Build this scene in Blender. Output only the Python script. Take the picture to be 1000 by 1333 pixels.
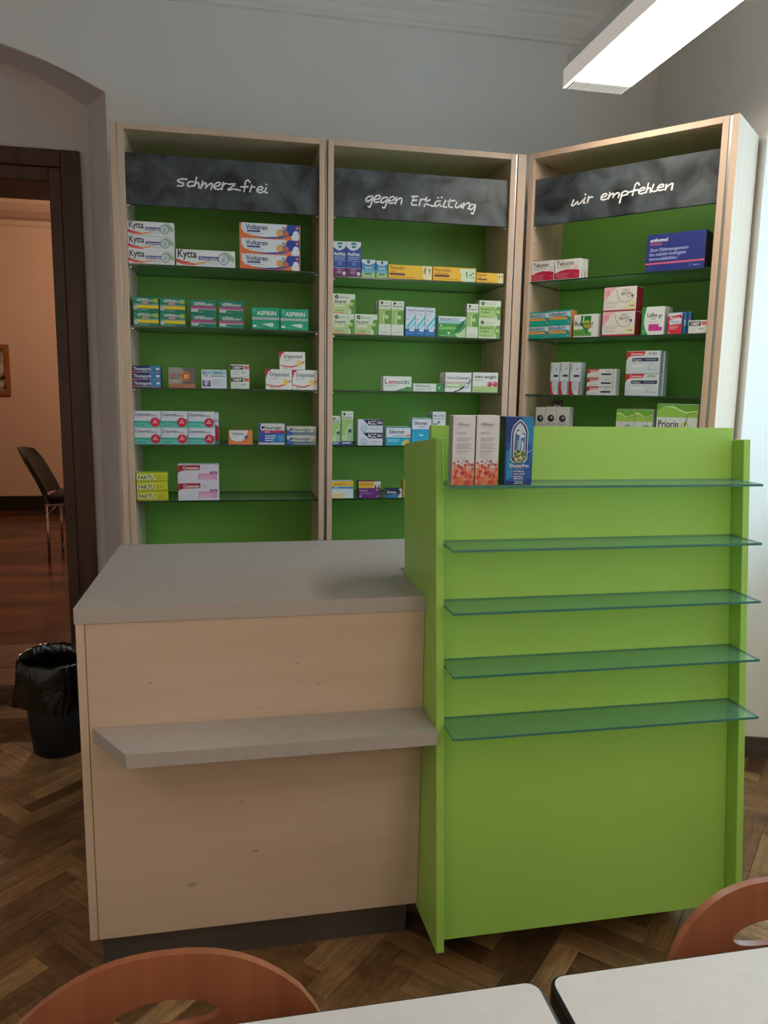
import bpy, bmesh, math, random
import numpy as np
from mathutils import Vector, Matrix, noise
random.seed(7)
for o in list(bpy.data.objects): bpy.data.objects.remove(o)
S = bpy.context.scene
COL = S.collection
PI = math.pi

# ------------------------------------------------------------------ camera
FPX = 988.773
CAMP = np.array([0.36206, -1.78086, 1.45])
R_ = np.array([0.98113388, -0.19265676, 0.01611454])
U_ = np.array([0.01381382, 0.15299989, 0.98812965])
F_ = np.array([0.19283538, 0.96926488, -0.1527747])
cd = bpy.data.cameras.new('camera'); cam = bpy.data.objects.new('camera', cd); COL.objects.link(cam)
cd.sensor_fit = 'VERTICAL'; cd.sensor_height = 36.0; cd.lens = FPX / 1333 * 36
cd.clip_start = 0.02
m = Matrix.Identity(4)
for i in range(3):
    m[i][0] = R_[i]; m[i][1] = U_[i]; m[i][2] = -F_[i]; m[i][3] = CAMP[i]
cam.matrix_world = m
S.camera = cam

# ------------------------------------------------------------------ world, exposure
S.view_settings.view_transform = 'Standard'; S.view_settings.look = 'None'
S.view_settings.gamma = 1.0; S.view_settings.use_curve_mapping = False
S.view_settings.exposure = 1.2
SKY_STRENGTH = 2.7
w = bpy.data.worlds.new('sky'); S.world = w; w.use_nodes = True
bg = w.node_tree.nodes['Background']; bg.inputs[0].default_value = (0.46, 0.76, 1.0, 1); bg.inputs[1].default_value = SKY_STRENGTH
LAMP_EMIT = 5.6          # fluorescent fittings of this room
HALL_WATT = 34.0         # warm lamp of the room beyond the door

# ------------------------------------------------------------------ pixel helpers
def ray(u, v): return (u - 500) / FPX * R_ + (666.5 - v) / FPX * U_ + F_
def onz(u, v, z): r = ray(u, v); return CAMP + (z - CAMP[2]) / r[2] * r
def ony(u, v, y): r = ray(u, v); return CAMP + (y - CAMP[1]) / r[1] * r

# ------------------------------------------------------------------ materials
def lin(c):
    if isinstance(c, str):
        c = c.lstrip('#'); c = [int(c[i:i+2], 16) / 255 for i in (0, 2, 4)]
    return tuple((x / 12.92 if x <= .04045 else ((x + .055) / 1.055) ** 2.4) for x in c[:3]) + (1,)
MATS = {}
def mat(name, col, rough=.5, metal=0, spec=.5, coat=0):
    if name in MATS: return MATS[name]
    m = bpy.data.materials.new(name); m.use_nodes = True
    b = m.node_tree.nodes['Principled BSDF']
    b.inputs['Base Color'].default_value = lin(col) if not (isinstance(col, tuple) and len(col) == 4) else col
    b.inputs['Roughness'].default_value = rough; b.inputs['Metallic'].default_value = metal
    b.inputs['Specular IOR Level'].default_value = spec; b.inputs['Coat Weight'].default_value = coat
    MATS[name] = m; return m
def nodes(m): return m.node_tree.nodes, m.node_tree.links, m.node_tree.nodes['Principled BSDF']
def mottled(name, c1, c2, scale=3, rough=.6, stretch=(1, 1, 1), bump=0, detail=4, spec=.5, lo=.35, hi=.65, rnd=False, distort=0, coord='Object'):
    if name in MATS: return MATS[name]
    m = mat(name, c1, rough, spec=spec); n, l, b = nodes(m)
    tc = n.new('ShaderNodeTexCoord'); mp = n.new('ShaderNodeMapping'); mp.inputs['Scale'].default_value = stretch
    l.new(tc.outputs[coord], mp.inputs[0])
    vec = mp.outputs[0]
    if rnd:
        oi = n.new('ShaderNodeObjectInfo'); ad = n.new('ShaderNodeVectorMath'); ad.operation = 'ADD'
        sc = n.new('ShaderNodeMath'); sc.operation = 'MULTIPLY'; sc.inputs[1].default_value = 37
        l.new(oi.outputs['Random'], sc.inputs[0]); l.new(mp.outputs[0], ad.inputs[0]); l.new(sc.outputs[0], ad.inputs[1]); vec = ad.outputs[0]
    t = n.new('ShaderNodeTexNoise'); t.inputs['Scale'].default_value = scale; t.inputs['Detail'].default_value = detail; t.inputs['Distortion'].default_value = distort
    l.new(vec, t.inputs['Vector'])
    r = n.new('ShaderNodeValToRGB'); r.color_ramp.elements[0].color = lin(c1); r.color_ramp.elements[1].color = lin(c2)
    r.color_ramp.elements[0].position = lo; r.color_ramp.elements[1].position = hi
    l.new(t.outputs[0], r.inputs[0]); l.new(r.outputs[0], b.inputs['Base Color'])
    if bump:
        bp = n.new('ShaderNodeBump'); bp.inputs['Strength'].default_value = bump; bp.inputs['Distance'].default_value = .01
        l.new(t.outputs[0], bp.inputs['Height']); l.new(bp.outputs[0], b.inputs['Normal'])
    return m
def plank_mat(name, cols, rough=.38, island=False):
    m = mat(name, cols[0], rough); n, l, b = nodes(m)
    if island:
        g = n.new('ShaderNodeNewGeometry'); rnd = g.outputs['Random Per Island']
    else:
        oi = n.new('ShaderNodeObjectInfo'); rnd = oi.outputs['Random']
    r = n.new('ShaderNodeValToRGB'); r.color_ramp.interpolation = 'LINEAR'
    e = r.color_ramp.elements
    while len(e) < len(cols): e.new(.5)
    for i, c in enumerate(cols): e[i].position = i / (len(cols) - 1); e[i].color = lin(c)
    l.new(rnd, r.inputs[0])
    tc = n.new('ShaderNodeTexCoord')
    geo = n.new('ShaderNodeNewGeometry')
    ad = n.new('ShaderNodeVectorMath'); ad.operation = 'ADD'
    sc = n.new('ShaderNodeMath'); sc.operation = 'MULTIPLY'; sc.inputs[1].default_value = 53
    l.new(rnd, sc.inputs[0])
    mp = n.new('ShaderNodeMapping'); mp.inputs['Scale'].default_value = (2.2, 26, 2) if not island else (9, 9, 2)
    l.new(tc.outputs['Object'], mp.inputs[0]); l.new(mp.outputs[0], ad.inputs[0]); l.new(sc.outputs[0], ad.inputs[1])
    t = n.new('ShaderNodeTexNoise'); t.inputs['Scale'].default_value = 3.0; t.inputs['Detail'].default_value = 6; t.inputs['Roughness'].default_value = .7
    l.new(ad.outputs[0], t.inputs['Vector'])
    w2 = n.new('ShaderNodeTexNoise'); w2.inputs['Scale'].default_value = 7; w2.inputs['Detail'].default_value = 9; w2.inputs['Roughness'].default_value = .75
    l.new(geo.outputs['Position'], w2.inputs['Vector'])
    mr = n.new('ShaderNodeMapRange'); mr.inputs[1].default_value = .3; mr.inputs[2].default_value = .7; mr.inputs[3].default_value = .5; mr.inputs[4].default_value = 1.35
    l.new(t.outputs[0], mr.inputs[0])
    mr2 = n.new('ShaderNodeMapRange'); mr2.inputs[1].default_value = .35; mr2.inputs[2].default_value = .65; mr2.inputs[3].default_value = .55; mr2.inputs[4].default_value = 1.3
    l.new(w2.outputs[0], mr2.inputs[0])
    mu = n.new('ShaderNodeMath'); mu.operation = 'MULTIPLY'; l.new(mr.outputs[0], mu.inputs[0]); l.new(mr2.outputs[0], mu.inputs[1])
    vm = n.new('ShaderNodeVectorMath'); vm.operation = 'SCALE'; l.new(r.outputs[0], vm.inputs[0]); l.new(mu.outputs[0], vm.inputs['Scale'])
    l.new(vm.outputs[0], b.inputs['Base Color'])
    bp = n.new('ShaderNodeBump'); bp.inputs['Strength'].default_value = .25; bp.inputs['Distance'].default_value = .004
    l.new(t.outputs[0], bp.inputs['Height']); l.new(bp.outputs[0], b.inputs['Normal'])
    return m
def emis(name, col, strength):
    if name in MATS: return MATS[name]
    m = bpy.data.materials.new(name); m.use_nodes = True
    n = m.node_tree.nodes; n.clear(); e = n.new('ShaderNodeEmission'); o = n.new('ShaderNodeOutputMaterial')
    e.inputs[0].default_value = lin(col); e.inputs[1].default_value = strength
    m.node_tree.links.new(e.outputs[0], o.inputs[0]); MATS[name] = m; return m
def glass_mat(name, tint, rough=0.0, body=.18):
    # thin shelf glass: mostly see-through, a green cast, mirror at grazing angles
    m = bpy.data.materials.new(name); m.use_nodes = True; n = m.node_tree.nodes; l = m.node_tree.links; n.clear()
    tr = n.new('ShaderNodeBsdfTransparent'); tr.inputs[0].default_value = lin(tint)
    gl = n.new('ShaderNodeBsdfGlossy'); gl.inputs['Roughness'].default_value = .03
    lw = n.new('ShaderNodeLayerWeight'); pw = n.new('ShaderNodeMath'); pw.operation = 'POWER'; pw.inputs[1].default_value = 4.0
    fr = n.new('ShaderNodeMath'); fr.operation = 'MULTIPLY_ADD'; fr.inputs[1].default_value = .6; fr.inputs[2].default_value = .03
    l.new(lw.outputs['Facing'], pw.inputs[0]); l.new(pw.outputs[0], fr.inputs[0])
    mx = n.new('ShaderNodeMixShader'); l.new(fr.outputs[0], mx.inputs[0]); l.new(tr.outputs[0], mx.inputs[1]); l.new(gl.outputs[0], mx.inputs[2])
    df = n.new('ShaderNodeBsdfDiffuse'); df.inputs[0].default_value = lin('#b5d6c2')
    m2 = n.new('ShaderNodeMixShader'); m2.inputs[0].default_value = body; l.new(mx.outputs[0], m2.inputs[1]); l.new(df.outputs[0], m2.inputs[2])
    o = n.new('ShaderNodeOutputMaterial'); l.new(m2.outputs[0], o.inputs[0]); MATS[name] = m; return m

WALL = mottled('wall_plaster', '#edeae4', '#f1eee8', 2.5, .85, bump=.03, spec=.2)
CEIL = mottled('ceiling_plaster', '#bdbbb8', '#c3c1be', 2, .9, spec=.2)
NICHE = mottled('niche_plaster', '#dbd3d0', '#e1d9d6', 2.5, .85, spec=.2)
MAPLE = mottled('maple_laminate', '#cbb197', '#d6bea6', 2.2, .45, stretch=(.55, 3, 7), detail=5, lo=.3, hi=.72)
MAPLEV = mottled('maple_edge', '#cbae94', '#d4b89f', 3, .45, stretch=(8, 8, .5), detail=4)
MAPLEIN = mottled('maple_inner', '#c8b48f', '#cfbc98', 3, .5, stretch=(8, 8, .6), detail=4)
GREEN = mat('green_laminate', '#a3d05c', .42)
GREENB = mat('green_back_panel', '#72ae48', .45)
TAUPE = mottled('taupe_laminate', '#b3a9a2', '#b8aea7', 40, .42)
STEEL = mottled('brushed_plinth', '#6a6660', '#736f69', 6, .35, stretch=(.3, 1, 30)); STEEL.node_tree.nodes['Principled BSDF'].inputs['Metallic'].default_value = .6
DARKGAP = mat('dark_gap', '#3a3430', .6)
ALU = mat('aluminium_profile', '#b9b7b4', .35, metal=.9)
CHROME = mat('chrome', '#d8d8dc', .12, metal=1)
SLATE = mottled('slate_board', '#15191a', '#636c70', 8, .42, detail=10, lo=.36, hi=.80, distort=.9, rnd=True)
CHALK = mat('chalk_white', '#f4f4f2', .8)
GLASS = glass_mat('shelf_glass', '#dff3e8', body=.10)
GLASSE = mat('glass_edge', '#3d7f6e', .15, spec=.8)
GLASSD = mat('glass_edge_dark', '#14351f', .15, spec=.8)
DOORWOOD = mottled('dark_door_wood', '#3b2416', '#54341f', 3, .45, stretch=(6, 6, .6), detail=5)
BEECH = mottled('beech_plywood', '#8c4f36', '#a86844', 2.5, .32, stretch=(14, 5, 1), detail=5, lo=.25, hi=.75)
TABLET = mottled('table_laminate', '#d3cec8', '#d7d2cc', 60, .45)
BLACKP = mat('black_plastic', '#17171a', .45)
GREYM = mat('grey_steel_tube', '#8b8f94', .3, metal=.9)
BAG = mat('bin_bag_film', '#050607', .2, spec=.7)
nb, lb, bb = nodes(BAG)
tb_ = nb.new('ShaderNodeTexNoise'); tb_.inputs['Scale'].default_value = 10; tb_.inputs['Detail'].default_value = 2; tb_.inputs['Distortion'].default_value = 1.5
tcb = nb.new('ShaderNodeTexCoord'); mpb = nb.new('ShaderNodeMapping'); mpb.inputs['Scale'].default_value = (1, 1, .45); lb.new(tcb.outputs['Object'], mpb.inputs[0]); lb.new(mpb.outputs[0], tb_.inputs['Vector'])
bpb = nb.new('ShaderNodeBump'); bpb.inputs['Strength'].default_value = .55; bpb.inputs['Distance'].default_value = .03; lb.new(tb_.outputs[0], bpb.inputs['Height']); lb.new(bpb.outputs[0], bb.inputs['Normal'])
BINM = mat('bin_plastic', '#040405', .6)
UPH = mat('black_upholstery', '#14130f', .55)
BASEB = mottled('baseboard_wood', '#4c4038', '#5f5046', 4, .5, stretch=(1, 1, 8))
STEPW = mottled('step_wood', '#5a3a22', '#7a5232', 3, .4, stretch=(.8, 9, 6), detail=5)
HALLW = mottled('hall_wall_paint', '#c3a593', '#c9ab99', 1.5, .85, spec=.2)

# ------------------------------------------------------------------ mesh builders
def link(name, me, parent=None):
    o = bpy.data.objects.new(name, me); COL.objects.link(o)
    if parent: o.parent = parent
    return o
def tag(o, label, cat, group=None, kind=None):
    if label: o['label'] = label
    if cat: o['category'] = cat
    if group: o['group'] = group
    if kind: o['kind'] = kind
    return o
def thing(name, label, cat, loc=(0, 0, 0), rz=0, group=None):
    o = bpy.data.objects.new(name, None); COL.objects.link(o); o.location = loc; o.rotation_euler = (0, 0, rz)
    o.empty_display_size = .05
    return tag(o, label, cat, group)
class MB:
    def __init__(s): s.bm = bmesh.new()
    def box(s, x0, x1, y0, y1, z0, z1, bev=0, M=None):
        vs = [s.bm.verts.new((x, y, z)) for x in (x0, x1) for y in (y0, y1) for z in (z0, z1)]
        fs = [s.bm.faces.new([vs[i] for i in f]) for f in ((0, 1, 3, 2), (4, 6, 7, 5), (0, 4, 5, 1), (2, 3, 7, 6), (0, 2, 6, 4), (1, 5, 7, 3))]
        if M: bmesh.ops.transform(s.bm, matrix=M, verts=vs)
        if bev:
            es = list({e for f in fs for e in f.edges})
            bmesh.ops.bevel(s.bm, geom=es, offset=bev, segments=1, affect='EDGES')
        return s
    def prism(s, pts, axis, a, b):
        # pts: 2-D outline, extruded along axis from a to b
        def mk(p, t):
            if axis == 'z': return (p[0], p[1], t)
            if axis == 'y': return (p[0], t, p[1])
            return (t, p[0], p[1])
        A = [s.bm.verts.new(mk(p, a)) for p in pts]; B = [s.bm.verts.new(mk(p, b)) for p in pts]
        s.bm.faces.new(A); s.bm.faces.new(B[::-1]); n = len(pts)
        for i in range(n): s.bm.faces.new((A[i], B[i], B[(i+1) % n], A[(i+1) % n]))
        return s
    def tube(s, pts, r, seg=8, cap=True):
        pts = [Vector(p) for p in pts]; rings = []
        up = Vector((0, 0, 1))
        for i, p in enumerate(pts):
            d = (pts[min(i+1, len(pts)-1)] - pts[max(i-1, 0)]).normalized()
            a = d.cross(up if abs(d.z) < .95 else Vector((1, 0, 0))).normalized(); b = d.cross(a)
            rr = r[i] if isinstance(r, (list, tuple)) else r
            rings.append([s.bm.verts.new(p + a * math.cos(2*PI*k/seg) * rr + b * math.sin(2*PI*k/seg) * rr) for k in range(seg)])
        for i in range(len(rings)-1):
            for k in range(seg): s.bm.faces.new((rings[i][k], rings[i][(k+1) % seg], rings[i+1][(k+1) % seg], rings[i+1][k]))
        if cap: s.bm.faces.new(rings[0]); s.bm.faces.new(rings[-1][::-1])
        return s
    def lathe(s, prof, seg=32, cx=0, cy=0):
        rings = [[s.bm.verts.new((cx + r*math.cos(2*PI*k/seg), cy + r*math.sin(2*PI*k/seg), z)) for k in range(seg)] for r, z in prof]
        for i in range(len(rings)-1):
            for k in range(seg): s.bm.faces.new((rings[i][k], rings[i][(k+1) % seg], rings[i+1][(k+1) % seg], rings[i+1][k]))
        return s
    def build(s, name, mats, parent=None, smooth=False, loc=None):
        bmesh.ops.recalc_face_normals(s.bm, faces=s.bm.faces[:])
        me = bpy.data.meshes.new(name); s.bm.to_mesh(me); s.bm.free()
        for mm in (mats if isinstance(mats, (list, tuple)) else [mats]): me.materials.append(mm)
        if smooth:
            for p in me.polygons: p.use_smooth = True
        o = link(name, me, parent)
        if loc: o.location = loc
        return o
def bx(name, m, parent, x0, x1, y0, y1, z0, z1, bev=.0012): return MB().box(x0, x1, y0, y1, z0, z1, bev).build(name, m, parent)
def struct(o): o['kind'] = 'structure'; return o
def add_mod_smooth(o, ang=40):
    for p in o.data.polygons: p.use_smooth = True
    try: o.data.set_sharp_from_angle(angle=math.radians(ang))
    except Exception: pass

# ================================================================== THE ROOM
YB = 1.67; XR = 2.30; XL = -2.7; YF = -6.0; ZC = 3.16
# back wall with the arched door niche cut out (outline prism)
AX, AR = -0.94, 1.75
def arch(half, zs, n=14, rad=AR):
    zc = zs - math.sqrt(rad*rad - half*half)
    return [(AX + half - 2*half*i/n, zc + math.sqrt(max(rad*rad - (half - 2*half*i/n)**2, 0))) for i in range(n+1)]
outer = arch(.812, 2.639); inner = arch(.696, 2.666, rad=1.3)
pts = [(AX+.812, 0)] + outer + [(AX-.812, 0), (XL, 0), (XL, ZC+.1), (XR, ZC+.1), (XR, 0)]
struct(MB().prism(pts, 'y', YB, YB+.02).build('wall_back', WALL))
# niche: splayed reveal and soffit back to the door wall at y = YN
YN = 1.95
b = MB(); bm = b.bm
o_pts = [(AX+.812, 0)] + outer + [(AX-.812, 0)]; i_pts = [(AX+.696, 0)] + inner + [(AX-.696, 0)]
A = [bm.verts.new((x, YB, z)) for x, z in o_pts]; B = [bm.verts.new((x, YN, z)) for x, z in i_pts]
A2 = [bm.verts.new((x+(.05 if x > AX else -.05), YB+.02, z+.05)) for x, z in o_pts]; B2 = [bm.verts.new((x+(.05 if x > AX else -.05), YN, z+.05)) for x, z in i_pts]
for i in range(len(A)-1):
    bm.faces.new((A[i], B[i], B[i+1], A[i+1])); bm.faces.new((A2[i], A2[i+1], B2[i+1], B2[i]))
struct(b.build('trim_1', NICHE))
# door wall with opening
OX0, OX1, OZ = -1.40, -0.414, 2.345
pts = [(OX1+.02, 0)] + [(OX1+.02, OZ+.02), (OX0-.02, OZ+.02), (OX0-.02, 0), (AX-.80, 0), (AX-.80, 2.95), (AX+.80, 2.95), (AX+.80, 0)]
struct(MB().prism(pts, 'y', YN, YN+.35).build('wall_niche', NICHE))
# door frame: casing boards and lining
fr = tag(bpy.data.objects.new('door_1', None), None, None, kind='structure'); COL.objects.link(fr)
CW = .132
bx('casing_board', DOORWOOD, fr, OX1+.052, OX1+CW, YN-.03, YN-.001, .1405, OZ+CW, .003)
bx('casing_board', DOORWOOD, fr, OX0-CW, OX0-.052, YN-.03, YN-.001, .1405, OZ+CW, .003)
bx('casing_board', DOORWOOD, fr, OX0-.052, OX1+.052, YN-.0295, YN-.001, OZ+.06, OZ+CW, .003)
bx('casing_moulding', DOORWOOD, fr, OX1, OX1+.050, YN-.02, YN-.001, .14, OZ+.058, .003)
bx('casing_moulding', DOORWOOD, fr, OX0-.050, OX0, YN-.02, YN-.001, .14, OZ+.058, .003)
bx('casing_moulding', DOORWOOD, fr, OX0, OX1, YN-.0195, YN-.001, OZ, OZ+.058, .003)
bx('door_lining', DOORWOOD, fr, OX1, OX1+.019, YN, YN+.35, .14, OZ+.019, .002)
bx('door_lining', DOORWOOD, fr, OX0-.019, OX0, YN, YN+.35, .14, OZ+.019, .002)
bx('door_lining', DOORWOOD, fr, OX0+.0005, OX1-.0005, YN, YN+.35, OZ, OZ+.019, .002)
# steps up to the door
st = thing('door_step', 'low wooden double step in front of the doorway beside the bin', 'step', (0, 0, 0))
bx('tread', STEPW, st, -1.66, -.19, 1.505, 1.74, .045, .07, .004)
bx('riser', STEPW, st, -1.66, -.20, 1.515, 1.53, 0, .0445, .001)
bx('tread', STEPW, st, -1.54, -.27, 1.72, 1.948, .115, .14, .004)
struct(bx('trim_4', STEPW, None, OX0+.0005, OX1-.0005, 1.9485, 2.3, .02, .14, .002))
bx('riser', STEPW, st, -1.56, -.25, 1.741, 1.9475, .0, .1148, .001)
# right wall with two window niches
def rwall(y0, y1, z0, z1, x0=XR, x1=XR+.55): return (x0, x1, y0, y1, z0, z1)
WINS = [(-.75, .86)]
b = MB()
b.prism([(XR, .86), (XR+.5, .70), (XR+.5, YB+.1), (XR, YB+.1)], 'z', 0, ZC+.1)
b.prism([(XR, YF), (XR+.5, YF), (XR+.5, -.55), (XR, -.75)], 'z', 0, ZC+.1)
for y0, y1 in WINS: b.box(XR, XR+.5, y0, y1, 2.72, ZC+.1)
struct(b.build('wall_right', WALL))
b = MB()
for y0, y1 in WINS: b.box(XR+.42, XR+.5, y0, y1, 0, .92)
struct(b.build('wall_parapet', WALL))
for i, (y0, y1) in enumerate(WINS):
    wn = tag(bpy.data.objects.new('window_%d' % (i+1), None), None, None, kind='structure'); COL.objects.link(wn)
    X = XR+.44; ym = (y0+y1)/2
    b = MB()
    a0, a1 = y0+.16, y1-.16
    for yy in (a0, ym-.04, a1-.06): b.box(X, X+.05, yy, yy+.07, .93, 2.7)
    for zz in (.93, 1.95, 2.64): b.box(X+.002, X+.048, a0, a1, zz, zz+.06)
    b.build('window_frame', mat('window_paint', '#e9e9e6', .4), wn)
    MB().box(XR+.3, XR+.5, y0+.1, y1-.1, .925, .95, .004).build('window_sill', mat('window_paint', '#e9e9e6', .4), wn)
    gm = bpy.data.materials.get('pane') or bpy.data.materials.new('pane'); gm.use_nodes = True
    if 'Transparent BSDF' not in gm.node_tree.nodes:
        n = gm.node_tree.nodes; n.clear(); tr = n.new('ShaderNodeBsdfTransparent'); g2 = n.new('ShaderNodeBsdfGlossy'); g2.inputs['Roughness'].default_value = .02
        lw_ = n.new('ShaderNodeLayerWeight'); fz = n.new('ShaderNodeMath'); fz.operation = 'POWER'; fz.inputs[1].default_value = 5; mx = n.new('ShaderNodeMixShader'); oo = n.new('ShaderNodeOutputMaterial'); L = gm.node_tree.links; L.new(lw_.outputs['Facing'], fz.inputs[0])
        L.new(fz.outputs[0], mx.inputs[0]); L.new(tr.outputs[0], mx.inputs[1]); L.new(g2.outputs[0], mx.inputs[2]); L.new(mx.outputs[0], oo.inputs[0])
    for (p0, p1) in ((a0+.07, ym-.04), (ym+.03, a1-.06)):
        for (z0, z1) in ((.99, 1.95), (2.01, 2.64)): MB().box(X+.022, X+.028, p0, p1, z0, z1).build('pane', gm, wn)
# baseboard in the niche and along the right wall
b = MB()
b.prism([(XR+.02, .835), (XR+.5, .681), (XR+.5, .699), (XR+.002, .859)], 'z', 0, .055)
b.prism([(XR+.02, .843), (XR+.5, .689), (XR+.5, .699), (XR+.002, .859)], 'z', .0551, .085)
struct(b.build('baseboard_right', BASEB))
struct(MB().box(XL-.1, XL, YF, YB+.1, 0, ZC+.1).build('wall_left', WALL))
struct(MB().box(XL-.1, XR+.5, YF-.1, YF, 0, ZC+.1).build('wall_front', WALL))
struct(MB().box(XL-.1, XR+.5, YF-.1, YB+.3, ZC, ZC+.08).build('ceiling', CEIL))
# plaster cornice: stepped profile along the back wall
prof = [(YB-.0005, 3.005), (YB-.018, 3.008), (YB-.018, 3.022), (YB-.03, 3.028), (YB-.042, 3.05), (YB-.07, 3.072), (YB-.07, 3.088), (YB-.085, 3.092), (YB-.10, 3.11), (YB-.15, 3.135), (YB-.15, 3.1595), (YB-.0005, 3.1595)]
struct(MB().prism(prof, 'x', XL, XR-.001).build('trim_2', WALL))

# floor: parquet planks laid in herringbone
floor = struct(MB().box(XL-.1, XR+.5, YF-.1, 2.30, -.06, -.013).build('floor', mat('floor_bed', '#20130b', .8)))
PW, PL = .064, .32
PCOLS = ['#6e4b2f', '#9c744a', '#7b5737', '#b38a5a', '#8c6742', '#60422a', '#a67d50', '#bd9566']
PM = plank_mat('parquet_oak', PCOLS); PMI = plank_mat('parquet_oak_far', PCOLS, island=True)
pb = MB().box(-PL/2+.0004, PL/2-.0004, -PW/2+.0004, PW/2-.0004, -.012, 0, .0010)
proto = pb.build('plank', PM); pme = proto.data; bpy.data.objects.remove(proto)
planks = []
c45 = math.sqrt(.5)
n0 = int(PL/PW)
for i in range(-60, 61):
    for j in range(-24, 25):
        for k in (0, 1):
            # herringbone lattice in the rotated frame: pairs step by (PW,PW) and by (PL,-PL)
            ux = i*PW + j*PL; uy = i*PW - j*PL
            if k == 0: cx, cy, an = ux + PL/2, uy + PW/2, 0
            else: cx, cy, an = ux + PW/2 + PL*0, uy + PW + PL/2, PI/2
            X = (cx - cy)*c45 + .11; Y = (cx + cy)*c45 + .03
            if XL < X < XR+.5 and YF < Y < YB+.02: planks.append((X, Y, an + PI/4))
def vis(X, Y):
    q = np.array([X, Y, 0]) - CAMP; z = q @ F_
    if z < .1: return 0
    u = 500 + FPX*(q @ R_)/z; v = 666.5 - FPX*(q @ U_)/z
    if not (-40 < u < 1040 and 940 < v < 1560): return 0
    if 0.1 < X < 1.6 and .12 < Y: return 0
    if X > 1.75 and Y < -.55: return 0
    if v > 1420: return 0
    return 1/z
near = sorted([p for p in planks if vis(p[0], p[1])], key=lambda p: -vis(p[0], p[1]))[:298]
ns = set(near)
for X, Y, a in near:
    o = link('plank', pme, floor); o.location = (X, Y, random.uniform(-.0009, .0003)); o.rotation_euler = (random.uniform(-.002, .002), random.uniform(-.002, .002), a)
b = MB()
for X, Y, a in planks:
    if (X, Y, a) in ns: continue
    b.box(-PL/2+.0004, PL/2-.0004, -PW/2+.0004, PW/2-.0004, -.012, 0, 0, Matrix.Translation((X, Y, random.uniform(-.0009, .0003))) @ Matrix.Rotation(a, 4, 'Z'))
rest = b.build('parquet_remainder', PMI, floor); rest['kind'] = 'stuff'

# room beyond the door
HY = 7.0; HX0, HX1, HF, HZ = -5.2, 1.6, .14, 3.75
struct(MB().box(HX0, HX1, 2.3002, HY, HF-.2, HF).build('floor_hall', (lambda: (
    mottled('hall_parquet', '#2c1712', '#6a3d2b', 2.2, .22, stretch=(1, 3, 1), detail=6)))()))
struct(MB().box(HX0, HX1, HY, HY+.1, 0, HZ+.1).build('wall_hall_back', HALLW))
struct(MB().box(HX0-.1, HX0, 2.3, HY, 0, HZ+.1).build('wall_hall_left', HALLW))
struct(MB().box(HX1, HX1+.1, 2.3, HY, 0, HZ+.1).build('wall_hall_right', HALLW))
b = MB()
b.box(HX0, AX-.80, 2.295, 2.32, 0, HZ+.1); b.box(AX+.80, HX1, 2.295, 2.32, 0, HZ+.1); b.box(AX-.8, AX+.8, 2.3005, 2.32, 2.96, HZ+.1)
struct(b.build('wall_hall_front', HALLW))
# ceiling with a rounded cove and a picture-rail line
prof = [(HY-.001, 3.10), (HY-.02, 3.12), (HY-.03, 3.16)] + [(HY-.03-.62*math.sin(t), 3.16+.58*(1-math.cos(t))) for t in [i*PI/2/8 for i in range(1, 9)]] + [(HY-.65, 3.85), (HY-.001, 3.85)]
struct(MB().prism(prof, 'x', HX0, HX1).build('trim_3', HALLW))
struct(MB().box(HX0, HX1, 2.3, HY, HZ, HZ+.08).build('ceiling_hall', HALLW))
struct(MB().box(HX0, HX1, HY-.02, HY-.001, HF, HF+.16, .003).build('baseboard_hall', mat('dark_baseboard', '#140e0b', .5)))
hl = thing('globe_lamp', 'warm white glass globe lamp hanging in the room beyond the door', 'lamp', (-.55, 4.9, HZ))
MB().tube([(0, 0, -.0005), (0, 0, -.45)], .008).build('lamp_rod', CHROME, hl)
MB().lathe([(.001, -.75), (.06, -.745), (.11, -.70), (.14, -.63), (.15, -.60), (.14, -.55), (.11, -.49), (.05, -.455), (.001, -.45)], 20).build('lamp_globe', emis('warm_globe', '#ffd2a0', 6), hl, smooth=True)
pl = bpy.data.lights.new('globe_light', 'POINT'); pl.energy = HALL_WATT; pl.color = (1, .74, .50); pl.shadow_soft_size = .15
plo = bpy.data.objects.new('globe_light', pl); COL.objects.link(plo); plo.parent = hl; plo.location = (0, 0, -.95)

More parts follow.
